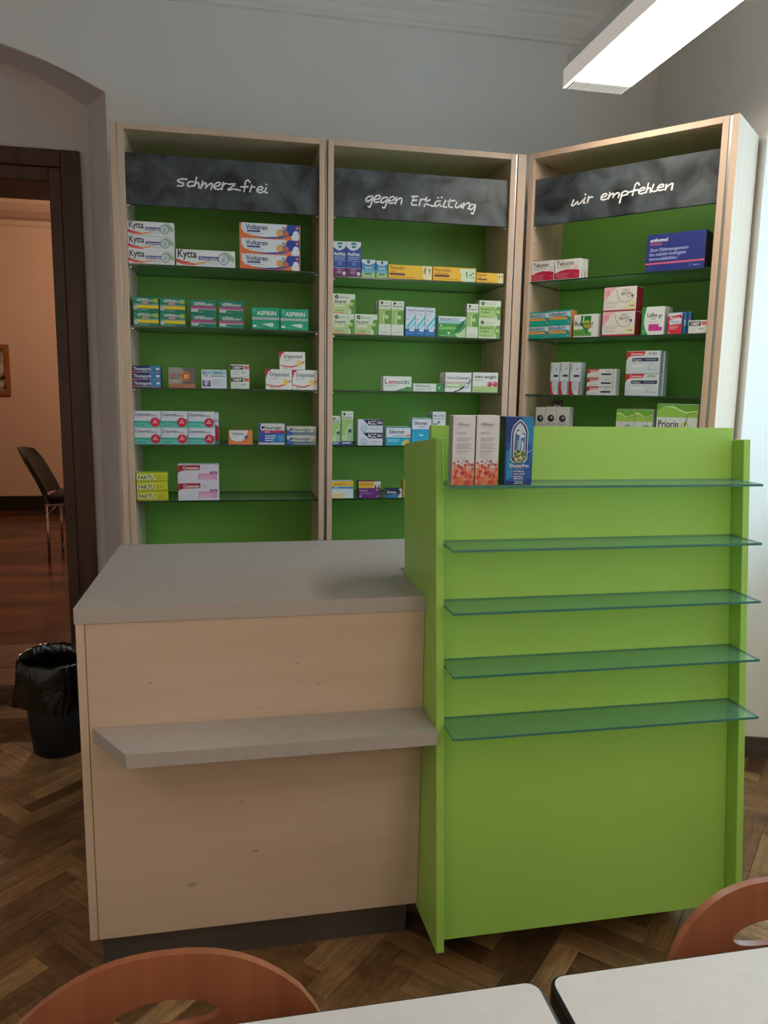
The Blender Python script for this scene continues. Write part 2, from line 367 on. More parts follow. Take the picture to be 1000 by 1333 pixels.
# ================================================================== LAMPS OF THIS ROOM
LAMPC = '#fff4e6'
def fluorescent(x, y0, y1, z, label):
    t = thing('ceiling_lamp', label, 'lamp', (x, (y0+y1)/2, z)); L = (y1-y0)/2; W = .115; Hh = .065
    on = emis('prismatic_diffuser_lit', LAMPC, LAMP_EMIT)
    side = emis('diffuser_side_lit', LAMPC, LAMP_EMIT*.035)
    endm = emis('diffuser_end_glow', LAMPC, LAMP_EMIT*.075)
    EN = .075
    bx('diffuser', on, t, -W+.012, W, -L+EN, L-EN, 0, .004, 0)
    for s in (-1, 1):
        e = bx('diffuser_end', endm, t, -W+.012, W, min(s*(L-EN), s*L), max(s*(L-EN), s*L), 0, .004, 0)
        b = MB(); nr = 20
        for k in range(nr): b.box(-W+.012+k*(2*W-.014)/nr, -W+.012+(k+.5)*(2*W-.014)/nr, min(s*(L-EN+.005), s*(L-.002)), max(s*(L-EN+.005), s*(L-.002)), -.002, -.0001)
        b.build('prism_rib', mat('clear_acrylic', '#dfe6e6', .2), e)
        bx('end_cap', mat('lamp_white', '#e4e6e6', .4), t, -W, W, min(s*L, s*(L+.004)), max(s*L, s*(L+.004)), 0, Hh, 0)
    for s in (-1, 1): bx('diffuser_side', side, t, min(s*W, s*(W-.003)), max(s*W, s*(W-.003)), -L, L, .005, Hh, 0)
    bx('lamp_housing', mat('lamp_white', '#e4e6e6', .4), t, -W*.9, W*.9, -L, L, Hh+.0005, Hh+.05, .004)
    for yy in (-L*.7, L*.7): MB().tube([(0, yy, Hh+.051), (0, yy, ZC-z-.0005)], .006).build('suspension_rod', CHROME, t)
    return t
fluorescent(1.668, -.49, 1.005, 2.56, 'long white fluorescent ceiling lamp hanging above the right shelf unit')
for lx, side_ in ((1.8, 'right'), (-.9, 'left')):
    for ly, row_ in ((-2.0, 'nearest'), (-3.7, 'middle'), (-5.2, 'farthest')):
        fluorescent(lx, ly-.75, ly+.75, 2.68, 'long white fluorescent ceiling lamp behind the viewer, %s in the %s row' % (row_, side_))

# ================================================================== SALES COUNTER
def with_knots(base, name, pts):
    m = base.copy(); m.name = name; n, l, b = nodes(m)
    src = b.inputs['Base Color'].links[0].from_socket; tc = n.new('ShaderNodeTexCoord')
    for x, z, r in pts:
        sb = n.new('ShaderNodeVectorMath'); sb.operation = 'SUBTRACT'; sb.inputs[1].default_value = (x, 0, z); l.new(tc.outputs['Object'], sb.inputs[0])
        ml = n.new('ShaderNodeVectorMath'); ml.operation = 'MULTIPLY'; ml.inputs[1].default_value = (.55, 0, 1); l.new(sb.outputs[0], ml.inputs[0])
        ln = n.new('ShaderNodeVectorMath'); ln.operation = 'LENGTH'; l.new(ml.outputs[0], ln.inputs[0])
        mr = n.new('ShaderNodeMapRange'); mr.inputs[1].default_value = r*.25; mr.inputs[2].default_value = r; mr.inputs[3].default_value = .5; mr.inputs[4].default_value = 0; l.new(ln.outputs['Value'], mr.inputs[0])
        mx = n.new('ShaderNodeMix'); mx.data_type = 'RGBA'; l.new(mr.outputs[0], mx.inputs[0]); l.new(src, mx.inputs[6]); mx.inputs[7].default_value = lin('#8a5c38'); src = mx.outputs[2]
    l.new(src, b.inputs['Base Color']); return m
MAPLEF = with_knots(MAPLE, 'maple_front_with_knots', [(float(ony(u, v, 0)[0]), float(ony(u, v, 0)[2]), r) for u, v, r in ((250, 1152, .010), (333, 1108, .006), (313, 1045, .004), (195, 889, .004), (386, 864, .004), (415, 890, .003), (337, 922, .003))])
WC, HC, ZB, ZP = .8255, .9568, .9197, .1154
ct = thing('sales_counter', 'maple sales counter with taupe worktop and front ledge beside the green display', 'counter', (0, 0, 0))
bx('side_panel', MAPLE, ct, 0, .019, .0, .70, ZP, ZB-.0005, .001)
bx('front_panel', MAPLEF, ct, .0205, WC-.001, .001, .02, ZP, ZB-.0005, .0008)
bx('side_panel', MAPLE, ct, WC-.0205, WC-.0015, .021, .70, ZP, ZB-.0005, .001)
bx('base_panel', MAPLE, ct, .0195, WC-.021, .021, .70, ZP+.002, ZP+.021, .001)
MB().prism([(-.002, -.0025), (WC-.0006, -.0025), (WC-.0006, .31), (1.62, .31), (1.62, .7433), (-.002, .7433)], 'z', ZB, HC).build('worktop', TAUPE, ct)
bx('side_panel', MAPLE, ct, 1.60, 1.618, .33, .70, ZP, ZB-.0005, .001)
bx('front_panel', MAPLE, ct, WC+.0, 1.5995, .33, .349, ZP, ZB-.0005, .0008)
bx('plinth', STEEL, ct, WC+.0, 1.60, .36, .375, 0, ZP-.0005, .001)
bx('plinth', STEEL, ct, .02, WC-.02, .049, .064, 0, ZP-.0005, .001)
bx('plinth', STEEL, ct, .02, .035, .0645, .66, 0, ZP-.0005, .001)
LZ = .6655
MB().prism([(.0276, -.0005), (.1218, -.1505), (WC-.0006, -.1485), (WC-.0006, -.0005)], 'z', LZ-.0325, LZ).build('ledge', TAUPE, ct)

# ================================================================== GREEN DISPLAY (leans back a little)
LEAN, YO = .1063, -.0181
S0, S1, TB, TT, GT, GW, BS, BTT = -.1828, .1546, .0977, 1.3404, .0194, .790, -.1387, 1.3721
dp = thing('display_stand', 'tall lime green display stand with glass shelves right of the counter', 'display stand', (WC, YO, 0))
Mr = Matrix.Rotation(-LEAN, 4, 'X')
def gbox(name, m, x0, x1, s0, s1, t0, t1, bev=.0012, parent=None):
    o = MB().box(x0, x1, s0, s1, t0, t1, bev).build(name, m, parent or dp); o.data.transform(Mr); return o
gbox('side_panel', GREEN, 0, GT, S0, S1, TB, TT)
gbox('side_panel', GREEN, GT+GW, 2*GT+GW, S0, S1, TB, TT)
fp = MB().prism([(GT+.0006, TB+.004), (GT+GW-.0006, TB+.004), (GT+GW-.0006, BTT), (.0004, BTT), (.0004, TT+.0004), (GT+.0006, TT+.0004)], 'y', BS, BS+.019).build('front_panel', GREEN, dp)
fp.data.transform(Mr)
gbox('rear_panel', GREEN, GT+.0006, GT+GW-.0006, S1-.02, S1-.004, TB+.004, TT-.02)
gbox('base_panel', GREEN, GT+.0006, GT+GW-.0006, BS+.0195, S1-.0205, TB+.01, TB+.029)
bx('plinth', STEEL, dp, .04, GT*2+GW-.04, .06, .14, 0, .094, .001)
SHZ = [1.2484, 1.1046, .9617, .8169, .6733]
for z in SHZ:
    yb = YO + (BS + (z/math.cos(LEAN))*math.sin(LEAN)/1.0)   # face of the leaning panel at this height
    t = z/math.cos(LEAN) + BS*math.tan(LEAN); yb = YO + BS*math.cos(LEAN) + t*math.sin(LEAN)
    yb -= YO; yf = yb - .121
    g = MB().box(GT+.0006, GT+GW-.0006, yf, yb-.001, z-.006, z, 0)
    o = g.build('glass_shelf', [GLASS, GLASSE], dp)
    for p in o.data.polygons:
        if abs(p.normal.z) < .5: p.material_index = 1

# ================================================================== WALL SHELF UNITS
UT = .022; UD = .30; UZ = 2.4156
SH = {1: [1.922, 1.695, 1.463, 1.243, 1.020], 2: [1.911, 1.688, 1.465, 1.241, 1.022], 3: [1.917, 1.688, 1.461, 1.243, 1.020]}
UN = {1: ((-.0402, 1.30), 0.0, .7624), 2: ((.7335, 1.30), 0.0, .7624), 3: ((1.5464, 1.2882), -.8496, .7561)}
def unit_frame(k):
    (x, y), a, wd = UN[k]; T = np.array([math.cos(a), math.sin(a), 0]); N = np.array([-math.sin(a), math.cos(a), 0])
    return np.array([x, y, 0.]), T, N, a, wd
def onunit(k, u, v, n):
    O, T, N, a, wd = unit_frame(k); r = ray(u, v); t = ((O + N*n - CAMP) @ N) / (r @ N); X = CAMP + t*r
    return (X - O) @ T, X[2]
ULAB = {1: 'maple shelf unit with green back, leftmost of three, headed schmerzfrei',
        2: 'maple shelf unit with green back, middle of three, headed gegen Erkältung',
        3: 'angled maple shelf unit with green back at the right, headed wir empfehlen'}
for k in (1, 2, 3):
    O, T, N, a, wd = unit_frame(k)
    un = thing('shelf_unit', ULAB[k], 'shelf unit', tuple(O), a, 'maple wall shelf units')
    s1 = bx('side_panel', MAPLEV, un, 0, UT, 0, UD+.01, .06, UZ, .001)
    s2 = bx('side_panel', MAPLEV, un, wd-UT, wd, 0, UD+.01, .06, UZ, .001)
    bx('top_panel', MAPLEV, un, UT+.0003, wd-UT-.0003, 0, UD+.01, UZ-UT, UZ, .001)
    bx('back_panel', GREENB, un, UT+.0003, wd-UT-.0003, UD-.006, UD+.006, .09, UZ-UT-.0005, 0)
    bx('bottom_panel', MAPLEV, un, UT+.0003, wd-UT-.0003, .0, UD-.0065, .08, .102, .001)
    bx('plinth', STEEL, un, .03, wd-.03, .04, .055, 0, .0595, .001)
    # rows of peg holes in the side panels
    for sp, xx in ((s1, UT), (s2, wd-UT)):
        b = MB()
        for yy in (.035, .245):
            z = .95
            while z < 2.3:
                b.box(xx-.0004, xx+.0004, yy-.0022, yy+.0022, z-.0022, z+.0022); z += .032*1.0
        h = b.build('peg_holes', mat('peg_hole', '#2a241c', .8), sp); h['kind'] = 'stuff'
    for z in SH[k]:
        g = MB().box(UT+.0015, wd-UT-.0015, .008, UD-.012, z-.006, z, 0).build('glass_shelf', [GLASS, GLASSD], un)
        for p in g.data.polygons:
            if abs(p.normal.z) < .5: p.material_index = 1
        for xx in (UT, wd-UT-.012):
            for yy in (.035, .245): MB().box(xx+.0003, xx+.0117, yy-.003, yy+.003, z-.0118, z-.0064, .001).build('shelf_peg', CHROME, g)
    if k == 1:
        bx('gap_profile', ALU, un, -.0052, -.0004, .004, .02, .06, UZ-.001, 0)
        bx('cheek_panel', MAPLEV, un, -.026, -.0055, 0, UD+.01, .06, UZ, .001)
    if k == 2: bx('gap_profile', ALU, un, -.0080, -.0035, .006, .02, .06, UZ-.001, 0); bx('gap_profile', ALU, un, wd+.0004, wd+.005, .004, .02, .06, UZ-.001, 0)
    if k == 3:
        bx('gap_profile', ALU, un, wd+.0008, wd+.0095, .006, .02, .06, UZ-.001, 0)
        bx('cheek_panel', MAPLEV, un, wd+.0100, wd+.0331, 0, .288, .06, UZ, .001)
# corner filler between the straight units and the angled one
tag(bx('corner_filler', MAPLEV, None, 1.5035, 1.5385, 1.298, 1.60, .0, UZ, .001), 'narrow maple filler strip between the middle and angled shelf units', 'filler panel')

# ------------------------------------------------------------------ slate signs with chalk lettering
def catmull(P, n=5):
    if len(P) < 3: return P
    out = []
    for i in range(len(P)-1):
        p0 = P[max(i-1, 0)]; p1 = P[i]; p2 = P[i+1]; p3 = P[min(i+2, len(P)-1)]
        for k in range(n):
            t = k/n
            out.append(tuple(.5*((2*p1[j]) + (-p0[j]+p2[j])*t + (2*p0[j]-5*p1[j]+4*p2[j]-p3[j])*t*t + (-p0[j]+3*p1[j]-3*p2[j]+p3[j])*t**3) for j in (0, 1)))
    return out + [P[-1]]
STROKES = {
1: (220, 220, 7.143, [
 [(165,95),(120,92),(80,106),(95,122),(130,130),(135,146),(115,158),(80,155)],
 [(225,118),(190,120),(172,145),(185,162),(225,155)],
 [(256,78),(246,120),(234,164)], [(238,152),(262,126),(278,136),(277,177)],
 [(315,112),(296,180)], [(300,165),(335,130),(347,140),(340,180)], [(344,168),(385,136),(404,142),(391,188)],
 [(425,166),(468,152),(478,130),(450,126),(420,152),(425,180),(455,190),(480,182)],
 [(505,125),(490,192)], [(495,165),(520,136),(540,136)],
 [(555,142),(628,136)], [(628,136),(546,195),(600,186),(665,200)],
 [(755,125),(735,103),(712,120),(705,165),(698,210)], [(668,166),(735,166)],
 [(770,150),(752,213)], [(757,190),(780,165),(800,170)],
 [(820,195),(865,190),(868,166),(840,166),(820,190),(825,212),(850,220),(880,210)],
 [(905,175),(892,212),(915,222)], [(903,142),(910,147)]]),
2: (470, 240, 6.25, [
 [(95,95),(60,100),(40,126),(55,138),(85,120),(95,98),(86,150),(72,185),(58,178)],
 [(105,125),(150,115),(155,93),(130,92),(105,120),(115,145),(150,142)],
 [(215,105),(180,110),(162,138),(175,150),(205,130),(215,108),(205,160),(190,192),(175,185)],
 [(222,135),(268,125),(270,104),(245,103),(222,130),(232,152),(268,150)],
 [(290,105),(280,158)], [(283,140),(315,113),(333,120),(325,162)],
 [(462,98),(412,98)], [(432,98),(420,132),(412,165),(455,168)], [(420,132),(455,128)],
 [(485,120),(475,172)], [(478,145),(500,122),(520,123)],
 [(535,105),(515,180)], [(562,125),(522,150),(560,170),(602,178)],
 [(645,135),(615,140),(600,165),(612,178),(638,160),(648,135),(642,165),(655,180)], [(624,107),(631,112)], [(654,104),(661,108)],
 [(688,130),(671,180),(697,185)], [(728,122),(714,178),(746,188)], [(706,139),(765,131)],
 [(780,145),(768,180),(785,190),(815,165),(830,145)], [(830,145),(815,190)],
 [(840,150),(830,195)], [(835,175),(870,150),(885,160),(870,200)],
 [(930,165),(900,165),(880,190),(895,205),(920,185),(932,165),(925,205),(910,240),(898,232)]]),
3: (735, 225, 6.667, [
 [(80,235),(62,282),(82,280),(112,250),(115,272),(137,262),(160,235)],
 [(178,215),(165,262),(180,258)], [(179,185),(186,189)],
 [(210,205),(200,258)], [(203,235),(225,211),(245,211)],
 [(320,215),(360,200),(365,182),(340,185),(318,212),(327,235),(370,225)],
 [(395,170),(380,225)], [(385,210),(415,180),(428,186),(420,215)], [(422,205),(455,175),(475,181),(465,215)],
 [(500,170),(478,262)], [(490,190),(520,160),(548,165),(545,185),(495,200)],
 [(650,105),(640,88),(620,95),(608,130),(590,195)], [(563,166),(640,146)],
 [(650,160),(690,145),(695,128),(668,132),(645,160),(657,182),(700,170)],
 [(730,90),(708,172)], [(712,155),(735,131),(748,140),(742,170)],
 [(775,100),(757,160),(800,155)],
 [(810,130),(855,120),(858,101),(830,105),(808,130),(817,152),(860,145)],
 [(885,100),(875,148)], [(878,135),(910,103),(940,92)], [(942,92),(930,147)]])}
SLAB = {1: 'dark slate sign board with chalk lettering schmerzfrei', 2: 'dark slate sign board with chalk lettering gegen Erkältung', 3: 'dark slate sign board with chalk lettering wir empfehlen'}
SN = .018
for k in (1, 2, 3):
    O, T, N, a, wd = unit_frame(k)
    sg = thing('slate_sign', SLAB[k], 'sign', tuple(O), a, 'slate signs at the top of the shelf units')
    # hangs between the side panels, a hair off them, resting on two pegs
    bx('board', SLATE, sg, UT+.0008, wd-UT-.0008, SN, SN+.012, 2.136, 2.318, .0015)
    for xx in (UT, wd-UT-.012): bx('support_peg', CHROME, sg, xx+.0005, xx+.0115, SN+.003, SN+.009, 2.1295, 2.1358, 0)
    bx0, by0, sc, strokes = STROKES[k]
    b = MB(); bm = b.bm; brk = {1: -1, 2: 6, 3: 5}[k]
    for si, st_ in enumerate(strokes):
        if si == brk: b.build('chalk_word', CHALK, sg); b = MB(); bm = b.bm
        P = [onunit(k, bx0 + p[0]/sc, by0 + p[1]/sc, SN-.0008) for p in st_]
        P = catmull(P); hw = .0027
        L = []; Rr = []
        for i, p in enumerate(P):
            q0 = P[max(i-1, 0)]; q1 = P[min(i+1, len(P)-1)]; dx, dz = q1[0]-q0[0], q1[1]-q0[1]; ln = math.hypot(dx, dz) or 1
            nx, nz = -dz/ln, dx/ln; ww = hw*(1 + .25*math.sin(i*1.7))
            L.append(bm.verts.new((p[0]+nx*ww, SN-.0008, p[1]+nz*ww))); Rr.append(bm.verts.new((p[0]-nx*ww, SN-.0008, p[1]-nz*ww)))
        for i in range(len(P)-1): bm.faces.new((L[i], L[i+1], Rr[i+1], Rr[i]))
        for p in (P[0], P[-1]):
            c = [bm.verts.new((p[0]+hw*math.cos(2*PI*q/8), SN-.0009, p[1]+hw*math.sin(2*PI*q/8))) for q in range(8)]; bm.faces.new(c)
    b.build('chalk_word', CHALK, sg)

# ================================================================== MEDICINE CARTONS
# printed fronts: flat print as thin coloured shapes; x 0..1 across, y 0..1 up
# ('r',x0,y0,x1,y1,c) ('p',[..],c) ('e',cx,cy,r,c) r in box heights  ('t',text,x,y,h,c[,maxw])  ('l',x0,y0,x1,n,c,dy,th)
W, K, G8 = '#e9ebea', '#24262a', '#8d9496'
def wave(y0, y1, dip, x0=0, x1=1, n=8, base=None):
    top = [(x0+(x1-x0)*i/n, y0+(y1-y0)*i/n+dip*math.sin(PI*i/n)) for i in range(n+1)]
    return top
def arc(cx, cy, r, a0, a1, n=10, asp=1): return [(cx + r*asp*math.cos(a0+(a1-a0)*i/n), cy + r*math.sin(a0+(a1-a0)*i/n)) for i in range(n+1)]
def lines(x0, x1, ys, c, th=.02): return [('r', x0, y-th/2, x0+(x1-x0)*(1-.25*((i*7) % 3)/2), y+th/2, c) for i, y in enumerate(ys)]
ART = {}
ART['salve'] = (W, W, [('p', [(0,.42),(.12,.25),(.3,.2),(.45,.3),(.6,.42),(.45,.2),(.3,.06),(.12,.08),(0,.2)], '#e9765f'), ('p', [(0,.44),(.12,.3),(.25,.24),(.18,.18),(0,.26)], '#d8405a'), ('p', [(.3,.2),(.45,.3),(.6,.42),(.45,.24),(.32,.1)], '#f2b05e'),
    ('p', [(.78,.95),(.9,.88),(.99,.6),(.99,.3),(.9,.45)], '#a9c797'), ('r', .38, .4, .74, .62, '#2c4696'), ('t', 'Schmerzsalbe', .40, .44, .14, W, .3), ('e', .8, .5, .34, '#4a6a96'), ('e', .8, .5, .30, '#cfdadb'), ('p', [(.77,.35),(.81,.68),(.83,.6),(.8,.3)], '#9fb0b2'),
    ('t', 'Kytta', .03, .52, .46, K, .32)] + lines(.46, .75, (.3, .2), '#b4bcbc', .03))
ART['gel'] = ('#e6e9ec', '#e98a50', [('r', 0, 0, 1, 1, '#e77a44'), ('p', [(.03,1),(.03,.6),(.08,.35),(.2,.2),(.4,.12),(.66,.2),(.78,1)], '#dfe4ea'), ('p', [(.2,.2),(.4,.12),(.64,.19),(.64,.3),(.78,.3),(.8,.2),(.6,.06),(.4,.04)], '#24439a'),
    ('p', [(.80,1),(.76,.6),(.76,.25),(.9,.3),(.99,.4),(.99,1)], '#24439a'), ('e', .93, .42, .2, '#dfe4ea'), ('e', .92, .18, .26, '#dfe4ea'), ('e', .95, .8, .1, '#e77a44'),
    ('e', .66, .45, .24, '#e9a95a'), ('e', .76, .42, .2, '#d8683e'), ('p', [(.68,.75),(.72,.45),(.69,.05),(.72,.05),(.74,.45),(.79,.85),(.73,.6)], '#1f86b4'), ('e', .72, .78, .07, '#1f5c9a'),
    ('t', 'Voltaren', .10, .58, .34, '#26386e', .36), ('r', .12, .42, .34, .53, '#3c4a86')] + lines(.12, .4, (.33,), '#aab3c0', .03))
ART['c_forte'] = ('#0c8a6a', '#57b79f', [('r', 0, 0, 1, .40, '#0a7f62'), ('r', .12, .2, 1, .42, '#f2d21a'), ('r', 0, .42, 1, .5, '#7aa79b'), ('e', .1, .25, .17, '#b8c2c4'), ('t', 'ASPIRIN', .15, .68, .2, W, .42), ('t', 'PLUS', .57, .68, .15, W, .22), ('r', .33, .52, .64, .64, '#cf4a60'), ('t', 'FORTE', .36, .53, .1, W), ('e', .89, .74, .15, '#d6d02e'), ('t', 'C', .86, .66, .16, '#21483a'), ('e', .07, .86, .07, '#3aa58a'), ('r', .2, .06, .6, .1, '#9cc9bd')])
ART['direct'] = ('#0b8268', '#4fae98', [('r', 0, .36, 1, .54, '#b34f86'), ('r', 0, .3, 1, .36, '#b9c3c6'), ('p', [(.02,.12),(.3,.12),(.3,.3),(.02,.3)], '#c3cccd'), ('t', 'ASPIRIN', .13, .6, .24, W, .45), ('t', 'DIREKT', .6, .6, .14, W, .32), ('e', .08, .8, .07, '#3aa58a'), ('r', .34, .1, .5, .14, '#9cc9bd')])
ART['asp'] = ('#10a078', '#39b795', [('r', 0, .45, 1, .56, '#a9b7bb'), ('t', 'ASPIRIN', .18, .66, .2, W, .7), ('e', .1, .85, .1, '#3fb695'), ('p', [(.38,.24)] + arc(.72, .22, .1, -PI/2, PI/2, 8, .75) + [(.38,.26)], '#c9e6dc'), ('e', .07, .16, .05, W), ('e', .13, .15, .05, W)] + lines(.2, .4, (.12,), '#7fcdb5', .02))
ART['thoma'] = ('#15306e', '#223f86', [('r', .62, .25, 1, 1, '#2c86c8'), ('r', 0, .02, 1, .2, '#d96a68'), ('r', .24, .02, .9, .2, '#8a93b8'), ('t', 'Thomapyrin', .04, .36, .46, W, .62), ('p', [(.84,.4),(.96,.5),(.96,.72),(.84,.72)], W)])
ART['nuro'] = ('#a49d96', '#8a837c', [('p', [(.5,1),(.62,.75),(.62,.4),(.5,.25),(.5,0),(1,0),(1,1)], '#6f6a63'), ('r', 0, 0, 1, .2, '#b9785a'), ('e', .66, .57, .23, '#d8854a'), ('e', .66, .57, .17, '#c43f2e'), ('e', .66, .57, .12, '#f0bd62'), ('t', 'NUROFEN', .06, .56, .15, '#b04046', .46), ('t', 'IMMEDIA', .06, .44, .08, '#6a5a54')] + lines(.06, .44, (.36, .29), '#c7beb4', .03))
ART['hexal'] = ('#dfe6ec', '#cfd8de', [('r', 0, .74, 1, .95, '#a7d3dc'), ('t', 'Ibu', .06, .78, .12, '#26486a'), ('t', 'HEXAL', .5, .78, .12, '#1f6b78', .36), ('t', 'akut', .08, .64, .1, '#b4477c'), ('r', .36, .64, .95, .68, '#3a5f86'), ('r', .04, .1, .36, .42, '#2b3f86'), ('e', .2, .28, .14, '#c9b7d8'), ('p', [(.22,.2),(.34,.42),(.36,.4),(.26,.18)], '#b4477c')] + lines(.42, .92, (.45, .36, .27, .18), '#b3bfca', .03))
ART['omep'] = ('#dfe3e0', '#d2d7d4', [('r', .02, .58, .66, .92, '#1c1f1f'), ('t', 'OMEP', .10, .63, .24, W, .5), ('r', .7, .64, .98, .9, '#d86a5c'), ('p', [(.88,.9),(.99,.9),(.99,.75)], '#e9a35c'), ('t', 'akut', .56, .3, .16, G8)] + lines(.1, .5, (.42, .3, .18), '#b4bab8', .03))
ART['gripp'] = ('#e9e9e6', '#d6d8d6', [('p', [(0,1),(.22,1),(.08,.85),(.03,.62),(0,.6)], '#cf1f44'), ('t', 'Grippostad', .14, .66, .2, '#5d6a72', .74), ('p', [(.02,.28),(.2,.22),(.45,.18),(.7,.28),(.98,.5),(.98,.42),(.7,.2),(.45,.1),(.2,.15),(.02,.22)], '#e25a55'), ('r', .68, .24, .86, .5, '#f0d368'), ('r', .15, .06, .32, .16, '#b8c0c2')] + lines(.14, .5, (.56, .5), '#c2c8c8', .025))
ART['dolor'] = ('#dde3ec', '#cfd9e2', [('r', 0, 0, 1, .42, '#63c6ba'), ('p', [(0,.42),(.3,.38),(.6,.36),(.9,.45),(1,.56),(1,.3),(.6,.26),(.3,.3),(0,.3)], '#37a99a'), ('e', .79, .33, .29, '#cf2048'), ('p', [(.68,.25),(.79,.52),(.82,.5),(.78,.28)], '#f0a8b4'), ('p', [(.8,.25),(.84,.45),(.88,.25)], '#f0a8b4'), ('t', 'Dolormin', .04, .7, .2, '#3d4a66', .56), ('t', 'Extra', .63, .69, .12, '#8e6f8c'), ('r', .05, .12, .38, .16, '#2c8f84')] + lines(.04, .3, (.6,), '#c2b8cc', .03))
ART['voltt'] = ('#e9854a', '#eba06a', [('p', [(.05,1),(.05,.6),(.12,.35),(.3,.22),(.55,.25),(.72,.5),(.82,1)], '#dfe4ea'), ('t', 'Voltaren', .12, .68, .2, '#4a4f62', .5), ('e', .74, .52, .14, '#3a6ea0'), ('p', [(.66,.5),(.74,.3),(.8,.5),(.74,.4)], '#d8683e')] + lines(.14, .36, (.56,), '#aab3c0', .03))
ART['neural'] = ('#cfd3cf', '#9fb4cc', [('p', [(0,1),(.1,1),(.07,.75),(.14,.62),(1,.62),(1,.1),(0,.1)], '#2a4fae'), ('r', .5, .1, 1, .5, '#2f7fc0'), ('p', [(.12,1),(.06,.85),(.12,.7),(1,.7),(1,1)], '#d7dad4'), ('r', .12, .56, 1, .68, '#c22a55'), ('e', .16, .82, .07, '#22345e'), ('t', 'Neuralgin', .22, .74, .15, '#333c52', .66), ('t', 'extra', .24, .58, .08, W)] + lines(.24, .66, (.42, .31, .2), '#cfdcf0', .05) + [('e', .86, .32, .14, '#4d98cc')])
ART['neuralf'] = ('#c9ccc2', '#8f9a9c', [('r', 0, 0, 1, .4, '#7f929c'), ('r', 0, 0, .22, .6, '#3862a8'), ('p', [(.1,1),(.06,.7),(.12,.42),(1,.42),(1,1)], '#c9ccc2'), ('e', .15, .66, .15, '#22345e'), ('t', 'Neuralgin', .22, .52, .32, '#333c52', .58), ('e', .95, .5, .22, '#a9aca0')] + lines(.25, .8, (.24,), '#46525c', .08))
ART['faktu'] = ('#c9d640', '#d3d21e', [('r', 0, .2, .8, .75, '#dfe6a4'), ('r', 0, 0, 1, .2, '#b0b51e'), ('p', [(.55,1),(.62,.2),(1,.2),(1,1)], '#cfd02a'), ('t', 'FAKTU', .05, .28, .42, K, .52)] + lines(.62, .9, (.6, .4), '#9aa020', .06))
ART['pink'] = ('#dcdce6', '#d0d2de', [('p', [(0,.95),(.55,.95),(.54,.68),(.15,.66),(.05,.6),(0,.5)], '#a81f30'), ('t', 'Canesten', .13, .72, .17, W, .38), ('t', 'Gyn', .6, .74, .12, '#b4b8c6'), ('r', .5, .14, .96, .5, '#dc9ac6'), ('r', .78, .46, .96, .6, '#a02a72'), ('t', '3-Tage', .81, .49, .07, W)] + lines(.54, .84, (.3, .2), '#eecfe2', .04) + [('e', .06, .14, .05, '#c3c6d2')])
ART['night'] = ('#2c4f9c', '#24408a', [('p', [(0,1),(0,.84),(.25,.76),(.5,.74),(.75,.78),(1,.88),(1,1)], '#d3dae0'), ('p', [(.3,.95),(.5,.97),(.7,.95),(.66,.85),(.5,.8),(.34,.85)], '#0f6f66'), ('r', .32, .875, .68, .91, '#bfe0dc'), ('t', 'MediNait', .07, .6, .09, W, .86), ('r', 0, .24, 1, .25, '#c7d3e8'), ('r', 0, 0, 1, .24, '#6a2a5c'), ('e', .5, .37, .06, '#5a7cc0'), ('e', .84, .09, .055, '#e0d6e0')] + lines(.1, .94, (.55, .5), '#a9bde0', .02) + lines(.28, .7, (.2, .14, .1), '#c9a6c4', .02) + [('r', .05, .44, .95, .45, '#b9c9e6')])
ART['chest'] = ('#3f8fc0', '#3a84b6', [('r', 0, 0, 1, .28, '#a9cc8c'), ('r', 0, .28, 1, .45, '#6fb6c8'), ('p', [(0,1),(0,.86),(.25,.74),(.5,.7),(.75,.74),(1,.86),(1,1)], '#d3dae0'), ('p', [(.38,.95),(.5,.97),(.62,.95),(.6,.82),(.5,.76),(.4,.82)], '#3f6f7c'), ('t', 'VapoRub', .22, .5, .13, W, .58), ('r', .22, .16, .74, .26, '#2f8a7c')])
ART['ointy'] = ('#efbd2a', '#e0aa1c', [('t', 'Pinimenthol', .04, .66, .28, '#8a5a1a', .32), ('t', 'Salbe', .05, .46, .14, '#a87426'), ('r', .03, .26, .38, .42, '#6d3d44'), ('p', [(.76,1),(.8,.6),(.78,.2),(.84,0),(.99,0),(.99,1)], '#e9dfae'), ('p', [(.82,.8),(.86,.9),(.84,.4),(.86,.35),(.82,.5)], '#58603f'), ('p', [(.92,.8),(.96,.75),(.94,.6),(.97,.4),(.93,.55)], '#32303a')] + lines(.05, .6, (.12,), '#b98a1e', .05))
ART['ointl'] = ('#efb923', '#e0a41c', [('t', 'Pinimenthol', .04, .66, .26, '#8a5a1a', .36), ('t', 'Erkältungssalbe', .05, .48, .13, '#8a5a1a', .3), ('r', .03, .28, .38, .44, '#6d3436'), ('p', [(.6,.9),(.66,.5),(.64,.1),(.68,0),(.96,0),(.97,.95)], '#cfe0c0'), ('p', [(.76,.7),(.78,.3),(.8,.3),(.79,.75)], '#3f7a4a'), ('p', [(.82,.4),(.94,.72),(.95,.66),(.86,.4)], '#3f7a4a'), ('p', [(.82,.26),(.95,.36),(.95,.3)], '#3f7a4a')] + lines(.05, .58, (.14,), '#b98a1e', .05))
HEAD = lambda x, y, s: [(x+s*.5, y+s), (x+s*.15, y+s*.95), (x, y+s*.7), (x-s*.05, y+s*.45), (x+s*.08, y+s*.2), (x+s*.15, y), (x+s*.6, y)]
